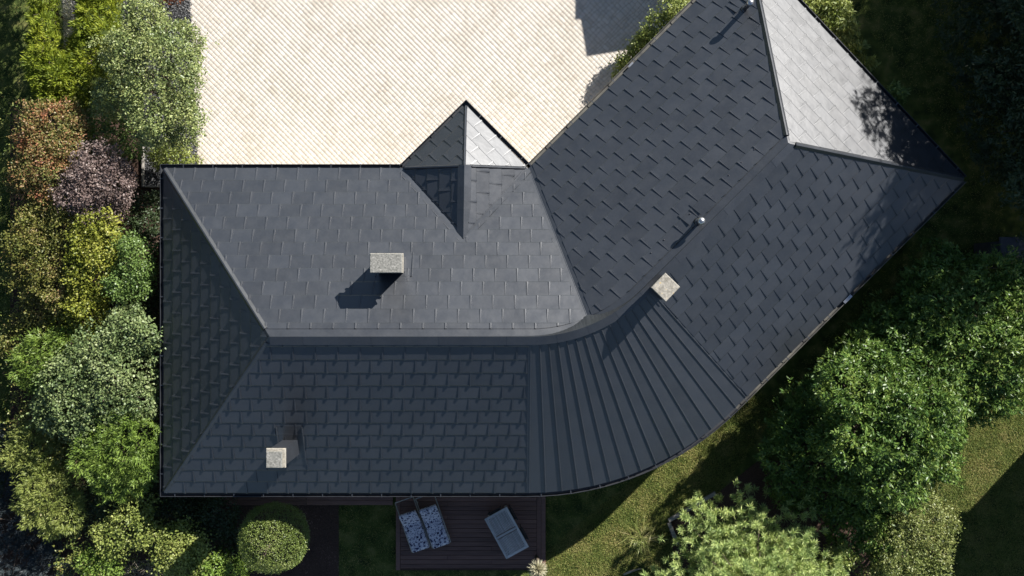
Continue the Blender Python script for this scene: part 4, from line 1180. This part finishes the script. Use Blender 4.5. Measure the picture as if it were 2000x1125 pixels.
plant('cypress', 'olive yellow cypress above the dark spruce', 'conifer',
      [(85, 955, 47, 1.7, 0.5), (115, 975, 47, 1.7, 0.5), (75, 990, 41, 1.6, 0.5), (130, 1000, 38, 1.6, 0.5), (105, 1015, 36, 1.5, 0.4)], LEAF['lime'], 'feather', 'yellow-green cypresses', 29, 0.05)
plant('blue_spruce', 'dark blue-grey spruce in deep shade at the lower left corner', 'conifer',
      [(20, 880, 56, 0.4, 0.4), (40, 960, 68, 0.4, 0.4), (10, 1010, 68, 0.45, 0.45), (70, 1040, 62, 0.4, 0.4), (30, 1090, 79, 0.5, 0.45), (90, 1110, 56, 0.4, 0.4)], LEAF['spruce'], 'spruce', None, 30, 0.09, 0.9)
plant('shrub', 'loose shrub with small lit yellow-green leaves below the roof corner', 'shrub',
      [(270, 990, 34, 1.7, 0.6), (255, 1025, 45, 1.7, 0.6), (225, 1045, 41, 1.6, 0.6), (290, 1040, 29, 1.6, 0.5)], LEAF['lime'], 'round', G_L, 31, 0.05, 0.7)
plant('shrub', 'small bright sunlit shrub at the bottom left edge', 'shrub',
      [(180, 1095, 29, 1.3, 0.4), (210, 1105, 32, 1.4, 0.4), (195, 1125, 38, 1.3, 0.4)], LEAF['bright'], 'broad', G_L, 32, 0.04)
plant('shrub', 'round leaved lime green shrub left of the clipped ball', 'shrub',
      [(350, 1055, 41, 1.55, 0.5), (375, 1075, 34, 1.5, 0.5), (340, 1085, 38, 1.5, 0.5), (365, 1110, 38, 1.4, 0.5)], LEAF['lime'], 'round', G_L, 33, 0.05)
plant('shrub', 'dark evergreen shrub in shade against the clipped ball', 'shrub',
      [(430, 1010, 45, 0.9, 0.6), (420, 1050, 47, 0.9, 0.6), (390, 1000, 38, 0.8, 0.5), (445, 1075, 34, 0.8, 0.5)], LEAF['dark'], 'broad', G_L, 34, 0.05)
plant('shrub', 'broad leafed bright shrub cut by the bottom edge', 'shrub',
      [(430, 1115, 38, 1.35, 0.4), (455, 1130, 38, 1.2, 0.4), (410, 1135, 34, 1.3, 0.4)], LEAF['bright'], 'laurel', G_L, 35, 0.04)
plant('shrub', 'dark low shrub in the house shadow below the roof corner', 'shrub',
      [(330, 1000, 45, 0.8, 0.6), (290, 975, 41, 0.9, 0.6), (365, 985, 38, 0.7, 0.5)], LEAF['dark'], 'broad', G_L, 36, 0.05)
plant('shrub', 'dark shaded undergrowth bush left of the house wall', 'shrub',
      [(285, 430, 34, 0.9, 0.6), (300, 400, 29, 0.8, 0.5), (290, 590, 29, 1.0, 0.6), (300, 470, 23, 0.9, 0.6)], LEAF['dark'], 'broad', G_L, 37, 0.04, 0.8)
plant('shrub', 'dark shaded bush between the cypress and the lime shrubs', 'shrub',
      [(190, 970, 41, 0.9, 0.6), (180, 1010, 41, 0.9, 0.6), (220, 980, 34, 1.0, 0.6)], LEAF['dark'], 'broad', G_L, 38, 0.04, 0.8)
# tangled undergrowth threading between the left border shrubs
def undergrowth():
    rg = np.random.default_rng(44)
    poly = [P(40, 205), P(230, 220), P(270, 380), P(300, 600), P(305, 930), P(400, 1000), P(440, 1125), P(120, 1125), P(150, 1010), P(40, 880), P(30, 640), P(20, 400)]
    X, Y = scatter_poly(poly, 42, rg); m = len(X)
    Z = np.clip(0.9+0.5*np.sin(X*2.1+1)*np.sin(Y*1.7)+rg.normal(0, 0.38, m), 0.15, 2.2)
    keep = inpoly(X, Y, poly); kk = 11
    p = np.stack([X, Y, Z], 1); ax = unit(rg.normal(size=(m, 3))+np.array((0.3, 0.3, 0.6)))
    f = np.tile(np.linspace(0, 1, kk), m)[:, None]
    Pb = np.repeat(p, kk, 0)+np.repeat(ax, kk, 0)*f*0.34+rg.normal(size=(m*kk, 3))*0.025
    T = np.repeat(ax, kk, 0)*0.6+rg.normal(size=(m*kk, 3))*0.6
    V, F = leaf_arrays(Pb, T, rg.normal(size=(m*kk, 3))*0.6+np.array((0, 0, 1.0)), rg.uniform(0.05, 0.10, m*kk), rg.uniform(0.03, 0.05, m*kk))
    o = link('undergrowth', npmesh('undergrowth', V, F, LEAF['tangle'])); o['kind'] = 'stuff'
    o['label'] = 'tangled mixed green undergrowth between the left border shrubs'; o['category'] = 'undergrowth'
undergrowth()
# clipped ball
plant('box_ball', 'round clipped box ball half in sunlight beside the deck', 'shrub',
      [(536, 1050, 65, 1.38, 1.2)], LEAF['box'], 'box', None, 40, 0.08)
# --- shrubs against the wing walls
G_W = 'sunlit shrubs along the wing'
for i, (px, py, r) in enumerate([(1322, 22, 30), (1285, 62, 32), (1255, 92, 28), (1225, 118, 22), (1208, 138, 14)]):
    lab = ['leafy shrub on the courtyard side of the wing, topmost', 'leafy shrub second from the top on the courtyard side of the wing', 'leafy shrub in the middle of the row along the courtyard eave', 'small leafy shrub second from the lower end of the courtyard eave row', 'smallest leafy sprig at the lower end of the courtyard eave row'][i]
    plant('shrub', lab, 'shrub', [(px, py, r, (1.5, 1.1, 0.8, 0.6, 0.4)[i], (0.6, 0.5, 0.4, 0.35, 0.25)[i]), (px+12, py-16, r*0.7, (1.4, 1.0, 0.7, 0.55, 0.35)[i], 0.35)], LEAF['lime'], 'broad', G_W, 50+i, 0.03, 1.1)
for i, (px, py, r) in enumerate([(1590, 8, 38), (1618, 36, 34), (1645, 62, 26), (1668, 98, 14), (1690, 128, 12), (1742, 185, 18)]):
    lab = ['bright shrub at the top end of the hip eave', 'bright shrub second from the top along the hip eave', 'bright shrub third along the hip eave, where the shade begins', 'small sprig peeking out from under the hip eave', 'tiny sprig below the middle of the hip eave', 'dark small shrub in shade under the hip eave'][i]
    plant('shrub', lab, 'shrub', [(px, py, r, 1.5, 0.7), (px-14, py+10, r*0.8, 1.4, 0.6)], LEAF['lime' if i < 5 else 'mid'], 'laurel', G_W, 60+i, 0.03, 1.3)
# --- right side: laurels
G_R = 'big laurels on the right'
plant('laurel', 'dark laurel at the right edge, in front of the shed', 'shrub',
      [(1850, 560, 80, 1.9, 1.2), (1930, 560, 74, 2.0, 1.2), (1990, 600, 84, 2.3, 1.2), (1900, 620, 80, 2.3, 1.2), (1795, 595, 62, 1.7, 1.0), (1830, 620, 70, 2.0, 1.1)], LEAF['laurel'], 'laurel', G_R, 71, 0.1)
plant('laurel', 'broad glossy laurel with sunlit top right of the house corner', 'shrub',
      [(1790, 650, 75, 2.0, 1.2), (1870, 680, 80, 2.5, 1.2), (1960, 690, 75, 2.5, 1.2), (1765, 715, 82, 2.2, 1.2), (1745, 640, 62, 1.7, 1.0), (1700, 690, 62, 1.8, 1.0), (1820, 730, 70, 2.4, 1.2), (1930, 740, 60, 2.2, 1.1), (1850, 760, 62, 2.2, 1.1), (1985, 745, 50, 2.0, 1.0), (1900, 790, 44, 1.6, 0.8)], LEAF['laurel'], 'laurel', G_R, 72, 0.1)
plant('laurel', 'largest glossy laurel in the middle of the right border', 'shrub',
      [(1635, 745, 60, 2.3, 1.1), (1690, 735, 62, 2.5, 1.1), (1660, 765, 74, 2.9, 1.2), (1790, 790, 70, 2.9, 1.2), (1730, 785, 72, 3.0, 1.2), (1695, 850, 80, 3.0, 1.2), (1770, 850, 72, 2.9, 1.2), (1650, 835, 66, 2.7, 1.2), (1740, 920, 72, 2.6, 1.2), (1815, 895, 52, 2.2, 1.0), (1690, 930, 60, 2.3, 1.1), (1830, 830, 50, 2.3, 1.0)], LEAF['laurel'], 'laurel', G_R, 73, 0.1)
plant('laurel', 'shaded laurel nearest the lawn strip', 'shrub',
      [(1553, 845, 60, 1.3, 0.8), (1590, 790, 58, 1.5, 0.8), (1540, 905, 62, 1.3, 0.8), (1600, 890, 66, 1.5, 0.9), (1615, 955, 60, 1.4, 0.8), (1545, 955, 50, 1.1, 0.7), (1655, 975, 56, 1.4, 0.8)], LEAF['laurel'], 'laurel', G_R, 74, 0.09)
plant('laurel', 'low shaded laurel between the pine and the olive privet', 'shrub',
      [(1690, 985, 50, 1.4, 0.9), (1660, 1030, 44, 1.2, 0.7), (1710, 1040, 44, 1.3, 0.8)], LEAF['laurel'], 'laurel', G_R, 75, 0.07)
plant('privet', 'olive small leaved privet hedge by the shadowed lawn corner', 'hedge',
      [(1740, 1020, 50, 1.5, 0.8), (1790, 1000, 44, 1.5, 0.8), (1830, 1025, 40, 1.4, 0.7), (1760, 1075, 56, 1.5, 0.8), (1810, 1070, 50, 1.5, 0.7), (1740, 1120, 50, 1.5, 0.8), (1800, 1115, 44, 1.4, 0.7)], LEAF['privet'], 'fine', None, 76, 0.06)
plant('shrub', 'small yellow-green shrub right of the pine', 'shrub',
      [(1640, 1085, 26, 1.5, 0.4), (1660, 1092, 18, 1.4, 0.3), (1620, 1090, 20, 1.4, 0.4)], LEAF['lime'], 'fine', None, 77, 0.04)
# --- tall trees along the right edge (tops beyond the frame, they shade the lawn and the roof corner)
G_T = 'tall trees at the right edge'
def tall(x, y, h, r, seed, label, group=None):
    lobes = []
    rg = random.Random(seed)
    for k in range(16):
        f = (k+0.5)/16; z = 1.2+f*(h-2.0); a_ = k*2.4+rg.random(); q = r*(1.0-0.62*f*f)
        lobes.append((x+math.cos(a_)*q*0.45, y+math.sin(a_)*q*0.45, z, q*0.62, q*0.62, 0.75))
    plant('tall_evergreen', label, 'tree', None, LEAF['dark'], 'laurel', group or G_T, seed, 0.2, 0.75 if group is None else 0.4, base=(x, y), world=lobes)
tall(16.5, 7.2, 8.7, 3.2, 81, 'tall dark evergreen at the right edge, level with the bright hip')
tall(16.9, 4.6, 7.6, 3.0, 82, 'tall dark evergreen at the right edge just above the shed')
tall(16.9, 10.6, 9.6, 3.2, 83, 'tall dark evergreen in the upper right corner')
tall(18.6, 14.2, 9.0, 2.7, 84, 'tall dark evergreen beyond the upper right corner')
tall(20.6, 17.0, 11.5, 3.3, 86, 'tallest dark evergreen well beyond the upper right corner')
for i_, (x_, y_, h_) in enumerate([(-22.0, -9.5, 8.5), (-23.0, -3.5, 9.5), (-22.5, 3.0, 9.0), (-23.0, 9.5, 9.5)]):  # unseen row added to darken what the west hip reflects
    tall(x_, y_, h_, 3.6, 101+i_, ['dark evergreen beyond the left boundary, level with the spruce', 'dark evergreen beyond the left boundary, level with the silvery shrub', 'dark evergreen beyond the left boundary, level with the purple bush', 'dark evergreen beyond the left boundary, level with the thuja hedges'][i_], 'evergreens beyond the left boundary')
tall(20.5, 9.5, 9.5, 3.0, 85, 'tall dark evergreen behind the right edge row')

# --- pine: needle tufts on whorled branches
def pine():
    rg = np.random.default_rng(90)
    x0, y0 = P(1443, 1128, 0); 
    t = thing('pine_tree', 'pale green long needled pine at the bottom edge', 'tree', (x0, y0, 0))
    off = np.array((x0, y0, 0)); mb = MB()
    H = 3.9
    mb.tube([(x0, y0, 0), (x0+0.05, y0, H*0.5), (x0, y0+0.03, H)], [0.16, 0.11, 0.03], 10)
    tips = []; axes = []
    for lv in range(9):
        z = 0.9+lv*0.36; rl = 3.0*(1-(lv/9)**1.5*0.88)
        nb2 = 13 if lv < 6 else 9
        for b_ in range(nb2):
            a_ = (b_+0.5*(lv % 2)+rg.uniform(-.25, .25))/nb2*6.283
            r_ = rl*rg.uniform(0.78, 1.08)
            e = np.array((x0+math.cos(a_)*r_, y0+math.sin(a_)*r_, z+0.30*r_*rg.uniform(0.15, 0.55)))
            s_ = np.array((x0, y0, z-0.1))
            mb.tube([s_, (s_+e)/2+np.array((0, 0, -0.05)), e], [0.03, 0.02, 0.008], 5)
            nt2 = int(6+r_*13)
            for q in range(nt2):
                f = 1-(q/nt2)**1.15*0.85
                c = s_+(e-s_)*f
                sp = 0.34*(0.35+f*0.5)*min(1, r_)
                c = c+np.array((rg.normal()*sp, rg.normal()*sp, abs(rg.normal())*0.16))
                ax = (e-s_)/np.linalg.norm(e-s_)*0.7+np.array((rg.normal()*.35, rg.normal()*.35, 0.65))
                tips.append(c); axes.append(ax)
    mb.build('trunk', M['bark'], t, True)
    tips = np.array(tips); axes = unit(np.array(axes)); m = len(tips); kk = 60
    f = np.tile(np.linspace(0, 1, kk), m)
    Pb = np.repeat(tips, kk, 0)+np.repeat(axes, kk, 0)*(f*0.16)[:, None]
    T = np.repeat(axes, kk, 0)*0.75+rg.normal(size=(m*kk, 3))*0.55
    Nn = np.array((0, 0, 1.0))+rg.normal(size=(m*kk, 3))*0.5
    V, F = leaf_arrays(Pb-off, T, Nn, rg.uniform(0.13, 0.21, m*kk), 0.016, 0.5)
    link('crown', npmesh('crown', V, F, LEAF['pine']), t)
pine()

# --- pale spiky rosette, strap leaved clump, bare shrub
def rosette(px, py, z, r, n_, label):
    x, y = P(px, py, z); rg = np.random.default_rng(91)
    t = thing('spiky_plant', label, 'plant', (x, y, 0))
    MB().tube([(x, y, 0), (x+0.02, y, z*0.5), (x, y, z-0.05)], [0.07, 0.06, 0.05], 8).build('trunk', M['bark'], t, True)
    D = unit(rg.normal(size=(n_, 3))+np.array((0, 0, 0.55))); D = D[D[:, 2] > -0.35]
    V, F = leaf_arrays(np.array((0, 0, z))+D*0.03, D, np.cross(D, rg.normal(size=D.shape)), r*rg.uniform(0.8, 1.05, len(D)), 0.030, 0.3, 0.1)
    link('crown', npmesh('crown', V, F, LEAF['pale']), t)
rosette(1050, 1112, 1.6, 0.31, 520, 'pale spiky round yucca head at the corner of the deck')

def strap(px, py):
    x, y = P(px, py, 0.2); rg = np.random.default_rng(92)
    t = thing('strap_plant', 'clump of yellowed strap leaves between the lit lawn and the pine', 'plant', (x, y, 0))
    Vs = []; Fs = []; n0 = 0
    for i in range(130):
        a_ = rg.uniform(0, 6.283); l = rg.uniform(0.45, 0.85); el = rg.uniform(0.35, 1.2); w_ = rg.uniform(0.018, 0.034)
        p = np.array((rg.normal()*0.14, rg.normal()*0.12, 0)); d = np.array((math.cos(a_), math.sin(a_))); sd = np.array((-d[1], d[0], 0))
        pts = []; ang_ = el; c = p.copy()
        for k in range(6):
            pts.append(c.copy()); c = c+np.array((d[0]*math.cos(ang_), d[1]*math.cos(ang_), math.sin(ang_)))*l/5; ang_ -= rg.uniform(0.2, 0.5)
            c[2] = max(c[2], 0.02)
        for k, c in enumerate(pts):
            ww = w_*(1-k/5.2); Vs += [c+sd*ww/2, c-sd*ww/2]
        for k in range(5): Fs.append((n0+2*k, n0+2*k+1, n0+2*k+3, n0+2*k+2))
        n0 += 12
    link('leaves', npmesh('leaves', np.array(Vs), np.array(Fs), LEAF['straw']), t)
strap(1252, 1055)
o = MB().tube([(*P(1218, 1122, .06), .06), (*P(1235, 1115, .08), .08), (*P(1252, 1110, .07), .07)], [0.03, 0.04, 0.015], 8).build('dead_branch', M['dry_twig'], None, True)
tagged(o, 'pale dead branch end lying under the pine edge', 'branch')

def bare(px, py, label):
    x, y = P(px, py, 0.8); t = thing('bare_shrub', label, 'shrub', (x, y, 0)); mb = MB(); rd = random.Random(5)
    def grow(p, d, l, r, depth):
        pts = [p]; q = p
        for k in range(4):
            d = (d+Vector((rd.gauss(0, .32), rd.gauss(0, .32), rd.gauss(0, .2)))).normalized(); q = q+d*l/4; pts.append(q)
        mb.tube(pts, [r*(1-0.13*k) for k in range(5)], 5)
        if depth:
            for k in range(3): grow(pts[rd.randint(2, 4)], (d+Vector((rd.gauss(0, .7), rd.gauss(0, .7), rd.gauss(.1, .4)))).normalized(), l*0.72, r*0.58, depth-1)
    for k in range(9):
        a_ = k*0.7; grow(Vector((x+math.cos(a_)*.06, y+math.sin(a_)*.06, 0)), Vector((math.cos(a_)*.55, math.sin(a_)*.55, 1)).normalized(), 0.75, 0.018, 3)
    mb.build('branches', M['dry_twig'], t, True)
bare(296, 1112, 'bare twisted pale branches at the bottom edge')

# grey inner twigs of the left thuja hedge
rg = np.random.default_rng(95)
n_ = 1500
px = rg.uniform(116, 136, n_); py = rg.uniform(-30, 120, n_); zz = rg.uniform(0.2, 1.3, n_)
dd_ = (CAMZ-zz)/FPX
Pb = np.stack([(px+py*0.06-1000)*dd_, (562.5-py)*dd_, zz], 1)
T = np.array((0.8, -0.25, 0.1))+rg.normal(size=(n_, 3))*0.5
x, y = P(118, 40); t = thing('hedge_twigs', 'grey bare twigs along the inner side of the left thuja hedge', 'twigs', (x, y, 0))
V, F = leaf_arrays(Pb-np.array((x, y, 0)), T, rg.normal(size=(n_, 3)), rg.uniform(.1, .24, n_), 0.012, 0.5)
link('twigs', npmesh('twigs', V, F, LEAF['pale']), t)

# ------------------------------------------------------------------ grass
def grass(name, label, polys, dens, seed, holes):
    rg = np.random.default_rng(seed); PX = []; 
    for poly, dn_ in zip(polys, dens):
        X, Y = scatter_poly(poly, dn_, rg); k = np.ones(len(X), bool)
        for h in holes: k &= ~inpoly(X, Y, h)
        PX.append(np.stack([X[k], Y[k], np.zeros(k.sum())], 1))
    Pb = np.concatenate(PX); m = len(Pb)
    T = rg.normal(size=(m, 3))*np.array((1, 1, 0.2))+np.array((0, 0, 0.75))
    V, F = leaf_arrays(Pb, T, rg.normal(size=(m, 3))+np.array((0, 0, 1.0)), rg.uniform(0.04, 0.095, m), rg.uniform(0.008, 0.015, m), 0.4)
    o = link(name, npmesh(name, V, F, M['grass'])); o['kind'] = 'stuff'; o['label'] = label; o['category'] = 'grass'
holes = [wp, [P(776, 960), P(776, 1114), P(1060, 1114), P(1060, 960)], MBED, MB2]
LIT = [P(1050, 1140), P(1050, 1090), P(1330, 860), P(1480, 760), P(1520, 800), P(1400, 970), P(1310, 1020), P(1340, 1140)]
R_L = [P(1830, 1140), P(1780, 1000), P(1850, 850), P(2010, 740), P(2010, 1140)]
R_T = [P(1480, 800), P(1900, 340), P(1640, -20), P(1960, -20), P(1960, 480), P(1760, 560), P(1560, 780)]
BT = [P(660, 980), P(660, 1140), P(1060, 1140), P(1060, 1110), P(1150, 1050), P(1330, 880), P(1060, 960)]
L_L = [P(-20, -20), P(80, -20), P(80, 200), P(60, 300), P(30, 400), P(20, 640), P(60, 860), P(-20, 900)]
grass('grass', 'short green and straw coloured lawn grass round the house', [LIT, R_L, R_T, BT, L_L], [3000, 2500, 350, 700, 350], 99, holes)
